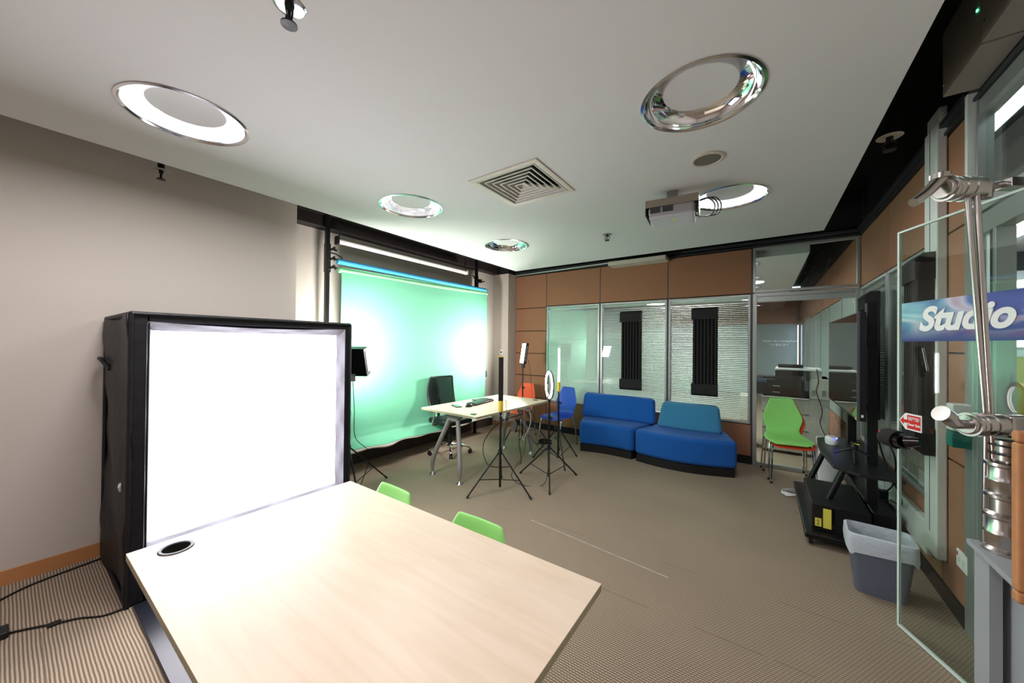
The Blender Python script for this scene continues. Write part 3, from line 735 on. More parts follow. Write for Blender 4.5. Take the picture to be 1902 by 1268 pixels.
def cable(label, pts, r=.005, m=m_cable, name='cable', k=8):
    return tag(MB().tube(pts, r, 6, k).build(name, m, smooth=True), label, 'cable')
cable('dark loop of cable hanging under the rear desk behind the black light tube stand', [(-2.76, 4.2, .6), (-2.95, 3.9, .5), (-3.05, 3.7, .25), (-2.9, 3.6, .03), (-2.7, 3.7, .008), (-2.62, 3.95, .008), (-2.75, 4.1, .2), (-2.78, 4.15, .4)], .006, m_cableb)
cable('thin dark cable trailing over the carpet to the ring light stand', [(-2.7, 4.2, .5), (-2.66, 4.1, .12), (-2.6, 3.8, .006), (-2.45, 3.5, .005), (-2.2, 3.35, .005), (-2.0, 3.5, .02), (-2.03, 3.65, .3)], .004, m_cableb)
cable('dark cable curving on the carpet between rear desk and blue chair', [(-2.72, 4.3, .3), (-2.7, 4.6, .02), (-2.6, 4.75, .006), (-2.45, 4.6, .006), (-2.35, 4.5, .006), (-2.26, 4.35, .2)], .005, m_cableb)
# coil under blue chair
g = MB(); pts = []
for i in range(64): a = i*.4; rr = .09+.012*math.sin(i*1.7); pts.append((-2.85+rr*1.2*math.cos(a), 4.98+rr*math.sin(a), .012+.0006*i))
g.tube(pts, .007, 6, 3).build('cable_coil', m_cable, smooth=True)
tag(bpy.data.objects['cable_coil'], 'coiled black cable lying under the blue chair', 'cable')

# ------------------------------------------------------------------ keyboard, mouse, notebook on rear desk
zt = .781
t = thing('keyboard', 'black keyboard lying across the rear desk', 'keyboard', (-3.13, 3.72, zt))
T = Matrix.Translation((-3.13, 3.72, zt)) @ Matrix.Rotation(math.radians(98), 4, 'Z')
g = MB(); g.box(-.24, .24, -.075, .075, .002, .022); g.xf(T).build('body', m_blackp, t, bevel=.006)
g = MB()
for rr in range(5):
    for cc in range(17): g.box(-.228+cc*.0268, -.228+cc*.0268+.023, -.062+rr*.025, -.062+rr*.025+.021, .022, .03)
g.xf(T).build('keys', m_blackm, t)
t = thing('computer_mouse', 'black computer mouse beside the keyboard on the rear desk', 'mouse', (-3.05, 3.4, zt))
g = MB(); g.lathe([(.001, .038), (.015, .036), (.027, .027), (.033, .012), (.033, 0), (.001, 0)], (-3.05, 3.4, zt), 24, sx=1, sy=1.7); g.build('shell', m_blackp, t, smooth=True)
MB().cyl((-3.054, 3.36, zt+.035), (-3.046, 3.36, zt+.035), .008).build('wheel', m_greym, t)
t = thing('mobile_phone', 'flat black phone lying at the near end of the rear desk', 'phone', (-3.17, 3.33, zt))
T = Matrix.Translation((-3.19, 3.32, zt)) @ Matrix.Rotation(math.radians(-25), 4, 'Z')
g = MB(); g.box(-.09, .09, -.04, .04, 0, .01); g.xf(T).build('body', m_blackp, t, bevel=.004)
g = MB(); g.box(-.082, .082, -.035, .035, .0102, .0108); g.xf(T).build('screen', m_blackg, t)
t = thing('tablet_stand', 'thin dark stand at the back edge of the rear desk', 'stand', (-3.28, 3.95, zt))
MB().box(-3.36, -3.26, 3.8, 4.05, zt, zt+.012).build('plate', m_blackp, t, bevel=.003)

# ------------------------------------------------------------------ office chair
ox, oy = -3.72, 3.74
t = thing('office_chair', 'black mesh office chair with chrome star base behind the rear desk', 'office chair', (ox, oy, 0))
T = Matrix.Translation((ox, oy, 0)) @ Matrix.Rotation(math.radians(82), 4, 'Z')   # local -Y faces the desk (+X)
def bk(u, v, off=0):
    z = .6+v*.48; w = .215+.02*math.sin(v*PI)-.02*v*v; x = (u*2-1)*w
    y = .2+.07*v+.045*math.sin(v*PI)*1.0 - .05*(u*2-1)**2 + off
    return (x, y, z)
g = MB(); g.grid(lambda u, v: bk(u, v), 12, 12); g.xf(T).build('mesh_back', m_mesh, t, smooth=True)
pts = [bk(0, v/8) for v in range(9)] + [bk(u/6, 1) for u in range(1, 7)] + [bk(1, 1-v/8) for v in range(1, 9)] + [bk(1-u/6, 0) for u in range(1, 6)]
g = MB(); g.tube(pts, .013, 8, 2, True); g.xf(T).build('back_frame', m_blackp, t, smooth=True)
g = MB(); g.box(-.235, .235, -.24, .22, .43, .51); g.xf(T).build('seat', m_blackp, t, bevel=.035, seg=4)
g = MB(); g.tube([(0, .12, .42), (0, .24, .42), (0, .285, .5), (0, .27, .75)], .02, 8, 5); g.xf(T).build('back_support', m_blackp, t, smooth=True)
g = MB(); g.box(-.09, .09, -.1, .12, .4, .43); g.cyl((0, 0, .12), (0, 0, .41), .028); g.cyl((0, 0, .1), (0, 0, .26), .038); g.xf(T).build('gas_column', m_blackp, t, smooth=True)
for sx in (-1, 1):
    g = MB(); g.tube([(sx*.2, .05, .42), (sx*.27, .05, .43), (sx*.285, .0, .52), (sx*.285, -.02, .64)], .013, 8, 5); arm = g.xf(T).build('armrest_support', m_chrome, t, smooth=True) if sx < 0 else None
for k in range(5):
    a = k*2*PI/5+.35; c, s_ = math.cos(a), math.sin(a)
    g = MB(); g.tube([(0, 0, .13), (c*.12, s_*.12, .125), (c*.28, s_*.28, .085), (c*.3, s_*.3, .07)], .016, 8, 5); g.xf(T); leg = g.build('base_arm', m_chrome, t, smooth=True)
    g = MB()
    for q in (-1, 1):
        cx, cy = c*.3-s_*.014*q, s_*.3+c*.014*q
        g.cyl((cx-s_*.009*q, cy+c*.009*q, .028), (cx+s_*.009*q, cy-c*.009*q, .028), .028, n=18)
    g.box(c*.3-.012, c*.3+.012, s_*.3-.012, s_*.3+.012, .035, .065)
    g.xf(T).build('castor', m_blackp, leg, smooth=True)

# ------------------------------------------------------------------ lighting tent
sx0, sx1, sy0, sy1, sz = -3.95, -3.06, .43, 1.8, 1.742
t = thing('photo_light_tent', 'large black fabric light tent with a glowing white front standing by the left wall', 'light tent', (-3.5, 1.1, 0))
def wob(p, a=.008):
    x, y, z = p
    return (x+a*math.sin(z*6+y*3)+a*.6*math.sin(z*17+y*9), y+a*1.3*math.sin(z*4.3+x*7)+a*.5*math.sin(z*19+x*5), z)
g = MB()
g.grid(lambda u, v: wob((sx0+(sx1-sx0)*u, sy0, sz*v), .009), 20, 30)               # near side
g.grid(lambda u, v: wob((sx0+(sx1-sx0)*u, sy1, sz*v), .006), 10, 20)
g.grid(lambda u, v: (sx0+(sx1-sx0)*u, sy0+(sy1-sy0)*v, sz-.012*math.sin(u*PI)), 10, 10)
g.grid(lambda u, v: (sx0, sy0+(sy1-sy0)*u, sz*v), 6, 10)
g.grid(lambda u, v: (sx0+(sx1-sx0)*u, sy0+(sy1-sy0)*v, .006), 6, 6)
g.build('shell', m_tent, t, solid=.006, smooth=True)
# piped seams
g = MB(); 
for (a, b5) in (((sx1, sy0, 0), (sx1, sy0, sz)), ((sx1, sy1, 0), (sx1, sy1, sz)), ((sx1, sy0, sz), (sx1, sy1, sz)), ((sx0, sy0, sz), (sx1, sy0, sz)), ((sx0, sy0, 0), (sx0, sy0, sz)), ((sx0, sy0, .01), (sx1, sy0, .01))):
    g.cyl(a, b5, .013, n=8)
g.build('frame_seam', m_tent, t, smooth=True)
# black front border
yb0, yb1, zb1 = sy0+.065, sy1-.05, sz-.045
g = MB(); g.box(sx1-.012, sx1, sy0, yb0+.015, 0, sz); g.box(sx1-.012, sx1, yb1, sy1, 0, sz); g.box(sx1-.012, sx1, yb0, yb1, zb1, sz); g.box(sx1-.012, sx1, yb0, yb1, 0, .3)
g.build('front_border', m_tent, t, bevel=.004)
# cloth border sagging inward towards the bright area
def ring(u, v):
    # u around, v inward
    per = [(yb0, .28), (yb0, zb1), (yb1, zb1), (yb1, .28)]
    L = [zb1-.28, yb1-yb0, zb1-.28, yb1-yb0]; s = u*sum(L); k = 0
    while k < 3 and s > L[k]: s -= L[k]; k += 1
    a = per[k]; b6 = per[(k+1) % 4]; q = min(1, s/L[k]); y = a[0]+(b6[0]-a[0])*q; z = a[1]+(b6[1]-a[1])*q
    sag = .02*math.sin(q*PI)
    w = .06 if k != 0 else .03
    yy = y; zz = z
    iy0, iy1, iz0, iz1 = yb0+.03, yb1-.06, .28+w, zb1-w
    ty = min(max(y, iy0), iy1); tz = min(max(z, iz0), iz1)
    cy, cz = (yb0+yb1)/2, (.28+zb1)/2
    yy = y+(ty-y)*v + (cy-y)/abs(cy-y+1e-9)*sag*.0; zz = z+(tz-z)*v
    if k == 1: zz -= sag*(1-v)
    x = sx1+.004-.05*v+.006*math.sin(u*90)*math.sin(v*PI)
    return (x, yy, zz)
g = MB(); g.grid(ring, 240, 6); g.build('cloth_border', m_cloth, t, smooth=True)
g = MB(); g.box(sx1-.05, sx1-.042, yb0+.015, yb1-.04, .33, zb1-.04); lp = g.build('lit_cloth', m_tentlit, t); lp['label'] = 'glowing white cloth front'
g = MB(); g.tube([(sx1-.16, sy0-.012, .7), (sx1-.13, sy0-.02, .69), (sx1-.15, sy0-.012, .66)], .008, 6, 4); g.build('drawcord', m_cablew, t, smooth=True)
g = MB(); g.tube([(sx0+.02, sy0-.01, 1.42), (sx0+.08, sy0-.04, 1.45), (sx0+.2, sy0-.04, 1.44), (sx0+.25, sy0-.01, 1.38)], .014, 6, 5); g.build('handle', m_tent, t, smooth=True)
# glossy floor board
m_sheet = mat('dark_glossy_board', (30, 32, 40), .28, spec=.5)
tag(MB().box(-3.03, -2.0, .45, 1.75, .001, .02).build('floor_board', m_sheet, bevel=.003), 'dark glossy board on the carpet between the tent and the front desk', 'board')
# cables and adapter at left
cable('black cable running along the carpet by the left wall baseboard', [(-3.9, .42, .006), (-3.86, .2, .006), (-3.8, .05, .006), (-3.6, -.15, .006), (-3.3, -.35, .006)], .006)
cable('thin black cable from the tent corner to the adapter on the carpet', [(-3.06, .42, .01), (-3.08, .34, .006), (-3.16, .26, .006), (-3.2, .18, .01), (-3.27, .08, .008), (-3.3, .02, .01)], .005)
tag(MB().box(-3.225, -3.19, .15, .2, .002, .014).build('cable_clip', m_cable, bevel=.003), 'small black ferrite lump on the cable by the tent corner', 'cable clip')
tag(MB().box(-3.36, -3.26, -.1, .03, .001, .035).build('power_adapter', m_blackp, bevel=.006), 'black power adapter brick on the carpet at the left edge', 'adapter')

# ------------------------------------------------------------------ backdrop system
def pole(label, x, y, ztop, arms, name='backdrop_pole'):
    t = thing(name, label, 'backdrop stand', (x, y, 0))
    MB().box(x-.022, x+.022, y-.022, y+.022, 0, ztop).build('upright', m_blackm, t, bevel=.003)
    MB().box(x-.026, x+.026, y-.026, y+.03, arms[0]-.03, arms[-1]+.06).build('bracket_plate', m_blackm, t, bevel=.003)
    return t
t = pole('black floor to ceiling pole left of the green backdrop', -4.12, 2.13, 3.5, (2.42, 2.53, 2.66))
for z in (2.43, 2.53, 2.64):
    g = MB(); g.tube([(-4.12, 2.15, z), (-4.08, 2.17, z+.02), (-4.05, 2.205, z+.005)], .014, 8, 4); g.cyl((-4.11, 2.13, z-.02), (-4.06, 2.19, z+.045), .012); g.build('expan_arm', m_blackm, t, smooth=True)
g = MB(); g.tube([(-4.1, 2.15, 2.62), (-4.05, 2.2, 2.6), (-4.02, 2.26, 2.56)], .008, 6, 4); g.build('locking_lever', m_blackm, t, smooth=True)
t = pole('black floor to ceiling pole at the right end of the backdrop rolls', -4.18, 4.82, 3.5, (2.45, 2.56, 2.72))
g = MB(); g.tube([(-4.16, 4.7, 2.78), (-4.12, 4.76, 2.68), (-4.1, 4.84, 2.68), (-4.1, 4.95, 2.7)], .011, 6, 4); g.box(-4.16, -4.08, 4.8, 4.86, 2.66, 2.72); g.build('hook', m_blackm, t, smooth=True)
g = MB(); g.tube([(-4.16, 4.82, 2.56), (-4.08, 4.9, 2.56), (-4.05, 4.98, 2.53)], .012, 6, 4); g.build('expan_arm', m_blackm, t, smooth=True)
g = MB(); g.tube([(-4.16, 4.82, 2.48), (-4.08, 4.9, 2.47), (-4.05, 4.98, 2.475)], .012, 6, 4); g.build('expan_arm', m_blackm, t, smooth=True)
def roll(label, y0, y1, x, z0, z1, r, m, name, endm=m_chrome, sag=.0):
    t = thing(name, label, 'backdrop roll', (x, (y0+y1)/2, z0))
    pts = [(x, y0+(y1-y0)*k/12, z0+(z1-z0)*k/12-sag*math.sin(k/12*PI)) for k in range(13)]
    MB().tube(pts, r, 20).build('roll', m, t, smooth=True)
    for yy, zz, s_ in ((y0, z0, -1), (y1, z1, 1)):
        MB().cyl((x, yy, zz), (x, yy+s_*.035, zz), r*.4).build('core_end', endm, t, smooth=True)
    return t
roll('blue paper backdrop roll above the green one', 2.21, 4.93, -4.05, 2.525, 2.535, .032, m_blue, 'paper_roll', sag=.008)
t = roll('green paper backdrop unrolled from its tube down to the floor', 2.225, 4.95, -4.05, 2.425, 2.475, .032, mat('green_paper_roll', (140, 214, 150), .7), 'green_backdrop', sag=.01)
prof = [(-4.03, 2.46), (-4.022, 2.3), (-4.03, 1.7), (-4.04, 1.1), (-4.05, .7), (-4.06, .5), (-4.05, .42), (-4.0, .36), (-3.94, .33), (-3.89, .315)]
def paper(u, v):
    k = v*(len(prof)-1); i = min(int(k), len(prof)-2); q = k-i
    x = prof[i][0]+(prof[i+1][0]-prof[i][0])*q; z = prof[i][1]+(prof[i+1][1]-prof[i][1])*q
    y = 2.25+2.68*u
    if v < .12: z += (.05*u if v < .05 else 0)
    low = max(0, (v-.45)/.55)
    x += low*(.015*math.sin(u*13)+.01*math.sin(u*31+v*8)) + .004*math.sin(u*7+v*5)
    z += max(0, v-.75)*4*(.009*math.sin(u*9+1)+.007*math.sin(u*23)) 
    return (x, y, z)
g = MB(); g.grid(paper, 90, 54); g.build('hanging_sheet', m_green, t, smooth=True)
def curl(u, v):
    x, y, z = paper(u, 1); a = v*PI*1.1; r = .017+.007*math.sin(u*11)+.006*math.sin(u*37)
    return (x+r*math.sin(a)*.8+.0*v, y, z-.004-r*(1-math.cos(a))*.7)
g = MB(); g.grid(curl, 90, 6); g.build('curled_edge', m_paperw, t, smooth=True)
# white projector screen case on chains
t = thing('projection_screen', 'long white roller screen case hanging above the blue roll', 'projection screen', (-4.05, 3.3, 2.75))
MB().tube([(-4.05, 2.22, 2.765), (-4.05, 4.4, 2.765)], .034, 20).build('case', m_roll, t, smooth=True)
MB().box(-4.085, -4.015, 2.19, 2.225, 2.715, 2.815).build('end_cap', m_blackp, t, bevel=.01)
MB().box(-4.085, -4.015, 4.4, 4.425, 2.73, 2.8).build('end_cap', m_roll, t, bevel=.01)
for yy in (2.23, 4.38):
    MB().cyl((-4.05, yy, 2.8), (-4.05, yy, 3.5), .004, n=6).build('hanging_wire', m_steel, t)
    MB().box(-4.058, -4.042, yy-.01, yy+.01, 2.82, 2.93).build('turnbuckle', m_steel, t, bevel=.003)
# bead chain beside backdrop
t = thing('roller_chain', 'hanging bead chain with a black weight at the right edge of the green backdrop', 'chain', (-4.12, 5.05, 1.0))
for dy, m_ in ((0, m_steel), (.07, m_green)):
    g = MB(); zz = 2.42
    while zz > 1.1: g.cyl((-4.12, 5.0+dy, zz), (-4.12, 5.0+dy, zz-.012), .006, n=5); zz -= .021
    g.build('beads', m_, t)
MB().cyl((-4.12, 5.03, 1.09), (-4.12, 5.03, .98), .02, .024).build('weight', m_blackp, t, smooth=True)
t = thing('wall_switch', 'small white switch plate on the column beside the green backdrop', 'switch', (-4.1, 5.527, 1.55))
MB().box(-4.17, -4.09, 5.519, 5.529, 1.38, 1.47).build('plate', m_white, t, bevel=.003)
MB().box(-4.145, -4.115, 5.515, 5.519, 1.405, 1.44).build('rocker', m_blackp, t)

# ------------------------------------------------------------------ light stands
def stand(t, x, y, ztop, r, zleg, a0, zbr=.14, rl=.35):
    MB().cyl((x, y, .05), (x, y, min(ztop, zleg+.35)), .0125).build('pole', m_blackm, t, smooth=True)
    MB().cyl((x, y, zleg+.2), (x, y, ztop), .0095).build('upper_pole', m_blackm, t, smooth=True)
    MB().cyl((x, y, zleg-.02), (x, y, zleg+.03), .022).build('collar', m_blackp, t, smooth=True)
    MB().cyl((x, y, zleg+.33), (x, y, zleg+.38), .018).build('collar', m_blackp, t, smooth=True)
    g = MB(); g.cyl((x, y, zleg+.355), (x+.045, y-.02, zleg+.355), .006); g.cyl((x+.045, y-.02, zleg+.345), (x+.045, y-.02, zleg+.37), .009); g.build('knob', m_blackp, t, smooth=True)
    for k in range(3):
        a = a0+k*2*PI/3; c, s_ = math.cos(a), math.sin(a)
        lg = MB().cyl((x+c*.018, y+s_*.018, zleg), (x+c*r, y+s_*r, .012), .0085, n=8).build('leg', m_blackm, t, smooth=True)
        f_ = (r-.018)*.62+.018; zl = zleg+(.012-zleg)*.62
        MB().cyl((x, y, zbr), (x+c*f_, y+s_*f_, zl), .005, n=6).build('brace', m_blackm, lg)
        MB().cyl((x+c*(r-.02), y+s_*(r-.02), .03), (x+c*(r+.006), y+s_*(r+.006), .006), .0115, n=8).build('rubber_foot', m_blackp, lg)
x, y = -2.3, 3.07
t = thing('light_wand_stand', 'black light stand holding an unlit black light wand with a yellow grip', 'light stand', (x, y, 0))
stand(t, x, y, .84, .377, .42, math.atan2(2.724-3.07, -2.468+2.3), .13)
MB().cyl((x, y, .82), (x, y, .86), .016).build('clamp', m_blackp, t, smooth=True)
g = MB(); g.cyl((x, y, .855), (x, y, .97), .024, n=14)
for k in range(5): g.cyl((x, y, .87+k*.021), (x, y, .88+k*.021), .028, n=14)
g.build('yellow_grip', m_yellow, t, smooth=True)
dr = Vector((.818, .575, 0)); nr = Vector((.575, -.818, 0))
def wand(t, x, y, z0, z1, w, th, rz, m, mf=None):
    Tm = Matrix.Translation((x, y, 0)) @ Matrix.Rotation(rz, 4, 'Z')
    g = MB(); g.box(-w/2, w/2, -th/2, th/2, z0, z1); g.xf(Tm).build('light_bar', m, t, bevel=.004)
    if mf: g = MB(); g.box(-w/2+.004, w/2-.004, -th/2-.002, -th/2, z0+.005, z1-.005); g.xf(Tm).build('led_strip', mf, t)
    g = MB(); g.box(-w/2-.001, w/2+.001, -th/2-.001, th/2+.001, z1, z1+.01); g.xf(Tm).build('end_cap', m_yellow, t)
wand(t, x, y, .97, 1.44, .052, .03, YAW, m_blackp)

x, y = -2.03, 3.65
t = thing('ring_light_stand', 'black stand with a glowing ring light in front of the blue chair', 'ring light', (x, y, 0))
stand(t, x, y, .93, .39, .38, math.atan2(3.322-3.65, -1.833+2.03), .07)
cz = 1.11; R0 = .165; ax_ = Vector((.93, -.36, .0)).normalized(); az_ = math.atan2(-.28, -1.0)
nrm = Vector((math.cos(math.radians(223)), math.sin(math.radians(223)), 0)); uu = Vector((-nrm.y, nrm.x, 0)); vv = Vector((0, 0, 1)); ctr = Vector((x, y, cz))
def torus(R, r_, off, n=56, k=10, sz_=1):
    g = MB(); vs = []
    for i in range(n):
        a = 2*PI*i/n; d = uu*math.cos(a)+vv*math.sin(a)
        for j in range(k):
            b7 = 2*PI*j/k; vs.append(ctr+nrm*(off+r_*math.sin(b7)*sz_)+d*(R+r_*math.cos(b7)))
    g.add(vs, [(i*k+j, i*k+(j+1) % k, ((i+1) % n)*k+(j+1) % k, ((i+1) % n)*k+j) for i in range(n) for j in range(k)]); return g
torus(.145, .021, -.01, sz_=.5).build('ring_body', m_blackp, t, smooth=True)
torus(.146, .014, .006, sz_=.7).build('lit_ring', m_ringl, t, smooth=True)
MB().cyl((x, y, .91), (x, y, .965), .018).build('swivel', m_blackp, t, smooth=True)
g = MB(); g.box(x-.015, x+.015, y-.02, y+.02, .945, .985); g.build('yoke', m_blackp, t)
g = MB(); g.tube([(x, y, .97), (x-.03, y, 1.04), (x-.02, y, 1.1), (x-.05, y, 1.12)], .004, 6, 5); g.build('gooseneck', m_steel, t, smooth=True)

x, y = -2.26, 4.32
t = thing('light_wand_stand', 'black light stand holding a glowing white light wand with a yellow grip', 'light stand', (x, y, 0))
stand(t, x, y, .96, .36, .44, math.atan2(4.069-4.32, -2.04+2.26), .05)
MB().cyl((x, y, .95), (x, y, 1.075), .022).build('yellow_grip', m_yellow, t, smooth=True)
wand(t, x+.006, y+.009, 1.075, 1.53, .022, .008, YAW, m_white, None)
g = MB(); g.cyl((x, y-.004, 1.08), (x, y-.004, 1.525), .009, n=10); g.build('lit_tube', m_tube, t, smooth=True)

def led_panel(t, c, n, w, hh, th):
    n = Vector(n).normalized(); x_ = Vector((0, 0, 1)).cross(n).normalized(); y_ = n.cross(x_)
    M = Matrix(((x_.x, y_.x, n.x, c[0]), (x_.y, y_.y, n.y, c[1]), (x_.z, y_.z, n.z, c[2]), (0, 0, 0, 1)))
    g = MB(); g.box(-w/2, w/2, -hh/2, hh/2, -th, 0); g.xf(M).build('housing', m_blackp, t, bevel=.006)
    g = MB(); g.box(-w/2+.012, w/2-.012, -hh/2+.012, hh/2-.012, .001, .003); g.xf(M).build('led_face', m_led, t)
    l = bpy.data.lights.new('led_light', 'AREA'); l.shape = 'RECTANGLE'; l.size = w; l.size_y = hh; l.energy = PANEL_W; l.color = (1, .965, .93); l.spread = math.radians(165)
    lo = bpy.data.objects.new('led_light', l); COL.objects.link(lo); lo.matrix_world = M @ Matrix.Translation((0, 0, .012)) @ Matrix.Rotation(PI, 4, 'X')
    g = MB(); g.box(w/2, w/2+.006, -hh*.35, hh*.35, -th*.7, -th*.3); g.xf(M).build('side_rail', m_steel, t)
    g = MB(); g.box(-w/2-.006, -w/2, -hh*.35, hh*.35, -th*.7, -th*.3); g.xf(M).build('side_rail', m_steel, t)
x, y = -3.29, 5.0
t = thing('led_panel_stand', 'lit white led panel on a black stand in front of the orange chair', 'led light', (x, y, 0))
stand(t, x, y, 1.2, .42, .5, math.radians(20), .1)
led_panel(t, (x-.0, y-.0, 1.43), (-.62, -.77, .14), .2, .35, .05)
MB().box(x-.02, x+.03, y-.02, y+.02, 1.18, 1.27).build('tilt_bracket', m_blackp, t, bevel=.005)
g = MB(); g.tube([(x+.03, y, 1.33), (x+.1, y+.02, 1.3), (x+.14, y+.03, 1.0), (x+.2, y+.03, .6), (x+.3, y-.05, .3), (x+.45, y-.1, .01)], .004, 6, 8); g.build('cable', m_cableb, t, smooth=True)
x, y = -3.47, 2.04
t = thing('led_panel_stand', 'black led panel on a stand just behind the light tent, aimed at the green backdrop', 'led light', (x, y, 0))
stand(t, x, y, 1.24, .55, .5, math.radians(102), .08)
led_panel(t, (x-.02, y+.07, 1.4), (-.5, .8, .3), .3, .3, .09)
MB().box(x-.02, x+.03, y-.02, y+.05, 1.18, 1.26).build('tilt_bracket', m_steel, t, bevel=.005)
g = MB(); g.tube([(x, y+.03, 1.25), (x+.01, y+.05, .9), (x+.02, y+.06, .6), (x+.06, y+.2, .4), (x+.06, y+.1, .1), (x+.1, y, .01)], .004, 6, 8); g.build('cable', m_cable, t, smooth=True)

# ------------------------------------------------------------------ sofas
def smooth_poly(pts, k=6, corner=()):
    P = [Vector((p[0], p[1], 0)) for p in pts]
    return [(q.x, q.y) for q in catmull(P, k, True)]
def sofa(label, seat, back, base, zb, m_s, m_b, loc):
    t = thing('curved_sofa', label, 'sofa', loc)
    MB().prism(base, 0, .1).build('plinth', m_blackp, t)
    MB().prism(seat, .1, .43).build('seat', m_s, t, bevel=.05, seg=4)
    MB().prism(back[0], .42, zb, back[1]).build('backrest', m_b, t, bevel=.05, seg=4)
    return t
def shrink(p, d):
    cx = sum(a for a, _ in p)/len(p); cy = sum(b for _, b in p)/len(p)
    return [(a-(a-cx)*d, b-(b-cy)*d) for a, b in p]
def arc(p0, p1, sag, n=8):
    p0 = Vector((*p0, 0)); p1 = Vector((*p1, 0)); d = p1-p0; nn = Vector((-d.y, d.x, 0)).normalized()
    return [tuple((p0+d*(i/n)+nn*sag*math.sin(i/n*PI))[:2]) for i in range(n+1)]
s1 = arc((-2.24, 4.95), (-1.47, 5.0), .05) + [(-1.3, 5.62)] + [(-2.48, 5.7)]
b1 = arc((-2.4, 5.38), (-1.27, 5.42), .03) + [(-1.3, 5.62), (-2.5, 5.7)]
b1t = arc((-2.38, 5.45), (-1.29, 5.48), .03) + [(-1.32, 5.62), (-2.47, 5.7)]
sofa('blue curved sofa section on the left with a matching blue backrest', s1, (b1, b1t), shrink(s1, .04), .79, m_sofa, m_sofa, (-1.9, 5.3, 0))
s2 = arc((-1.44, 4.98), (-.24, 5.06), -.13) + [(-.4, 5.62), (-1.27, 5.63)]
b2 = arc((-1.25, 5.38), (-.42, 5.37), -.04) + [(-.46, 5.6), (-1.26, 5.62)]
b2t = arc((-1.17, 5.44), (-.46, 5.44), -.03) + [(-.5, 5.6), (-1.2, 5.62)]
sofa('blue curved sofa section on the right with a faded teal backrest, sheen in its colour', s2, (b2, b2t), shrink(s2, .05), .775, m_sofa, m_sofab, (-.85, 5.3, 0))

# ------------------------------------------------------------------ television on trolley
tx, tyc = .6, 4.55
t = thing('television', 'large flat television seen edge on, facing left on a black trolley', 'television', (tx, tyc, 1.01))
MB().box(tx, tx+.05, 3.8, 5.27, 1.01, 1.855).build('housing', m_blackp, t, bevel=.006)
MB().box(tx-.002, tx, 3.815, 5.255, 1.03, 1.845).build('screen', m_screen, t)
MB().box(tx-.003, tx+.012, 3.797, 3.812, 1.01, 1.855).build('bezel', m_bluebez, t)
g = MB(); g.box(tx+.05, tx+.1, 4.0, 5.05, 1.1, 1.6); g.build('rear_cover', m_blackp, t, bevel=.02)
MB().box(tx-.003, tx-.001, 3.83, 3.87, 1.012, 1.03).build('energy_sticker', m_ylabel, t)
MB().box(tx+.02, tx+.034, 3.798, 3.8, 1.04, 1.06).build('port_mark', m_white, t)
t = thing('television_trolley', 'black wheeled television trolley with a shelf and sloping legs', 'trolley', (.62, 4.4, 0))
for yy in (4.12, 4.93):
    MB().box(.7, .765, yy-.045, yy+.045, .1, 1.95 if yy < 4.5 else 1.7).build('upright', m_blackm, t, bevel=.003)
MB().box(.66, .7, 4.07, 4.98, 1.3, 1.38).build('mounting_rail', m_blackm, t, bevel=.003)
g = MB(); g.prism([(.44, 4.33), (.47, 3.86), (.6, 3.72), (.84, 3.72), (.84, 5.1), (.6, 5.1), (.47, 4.95), (.44, 4.6)], .6, .625); g.build('shelf', m_blackp, t, bevel=.004)
g = MB(); g.box(.28, .84, 3.7, 5.05, .06, .1); g.build('base', m_blackm, t, bevel=.01)
for yy in (4.0, 4.9):
    g = MB(); g.cyl((.56, yy, .6), (.38, yy, .1), .024); g.build('sloping_leg', m_blackm, t, smooth=True)
for (xx, yy) in ((.32, 3.76), (.32, 4.98), (.8, 3.76), (.8, 4.98)):
    g = MB(); g.cyl((xx-.012, yy, .03), (xx+.012, yy, .03), .03, n=18); g.box(xx-.016, xx+.016, yy-.012, yy+.012, .04, .062); g.build('castor', m_blackp, t, smooth=True)
g = MB(); g.box(.7, .84, 3.9, 4.9, .1, .3); g.build('cable_cover', m_blackp, t, bevel=.01)
t = thing('computer_case', 'black computer box with two yellow labels on the trolley base', 'computer', (.45, 4.2, .1))
MB().box(.33, .68, 3.8, 4.5, .101, .31).build('case', m_blackp, t, bevel=.004)
MB().box(.34, .47, 3.797, 3.8, .12, .29).build('front_panel', m_blackg, t)
MB().box(.4, .45, 3.794, 3.797, .13, .285).build('yellow_label', m_ylabel, t)
MB().box(.35, .39, 3.794, 3.797, .135, .2).build('yellow_label', m_ylabel, t)
text('PC 02', .018, m_black, 'label_text', t, Matrix.Translation((.37, 3.7925, .168)) @ face_to((0, -1, 0)) @ Matrix.Rotation(PI/2, 4, 'Z'))
# wifi router/phone on top, mini tripod
t = thing('wireless_router', 'white oval router with a blue light behind the stacked chairs', 'router', (.53, 4.75, .627))
g = MB(); g.lathe([(.001, .075), (.045, .073), (.062, .06), (.066, .03), (.06, .0), (.001, 0)], (.56, 4.72, .627), 28, sx=.8, sy=1.3); g.build('body', m_white, t, smooth=True)
MB().lathe([(.001, .077), (.04, .0765)], (.56, 4.72, .627), 24, sx=.8, sy=1.3).build('top_disc', m_printer, t, smooth=True)
MB().cyl((.585, 4.635, .7), (.585, 4.63, .7), .006).build('indicator_light', m_bled, t)
g = MB(); g.box(.46, .52, 4.55, 4.7, .627, .64); g.build('foot', m_red, t) if False else None
t = thing('mini_tripod', 'small black table tripod lying folded on the trolley shelf', 'tripod', (.62, 4.05, .625))
g = MB(); g.cyl((.62, 4.02, .63), (.618, 4.03, .74), .013, .016); g.build('grip', m_blackp, t, smooth=True)
g = MB(); g.lathe([(.001, .03), (.02, .022), (.026, 0), (.02, -.022), (.001, -.03)], (.618, 4.035, .76), 20); g.build('ball_head', m_blackp, t, smooth=True)
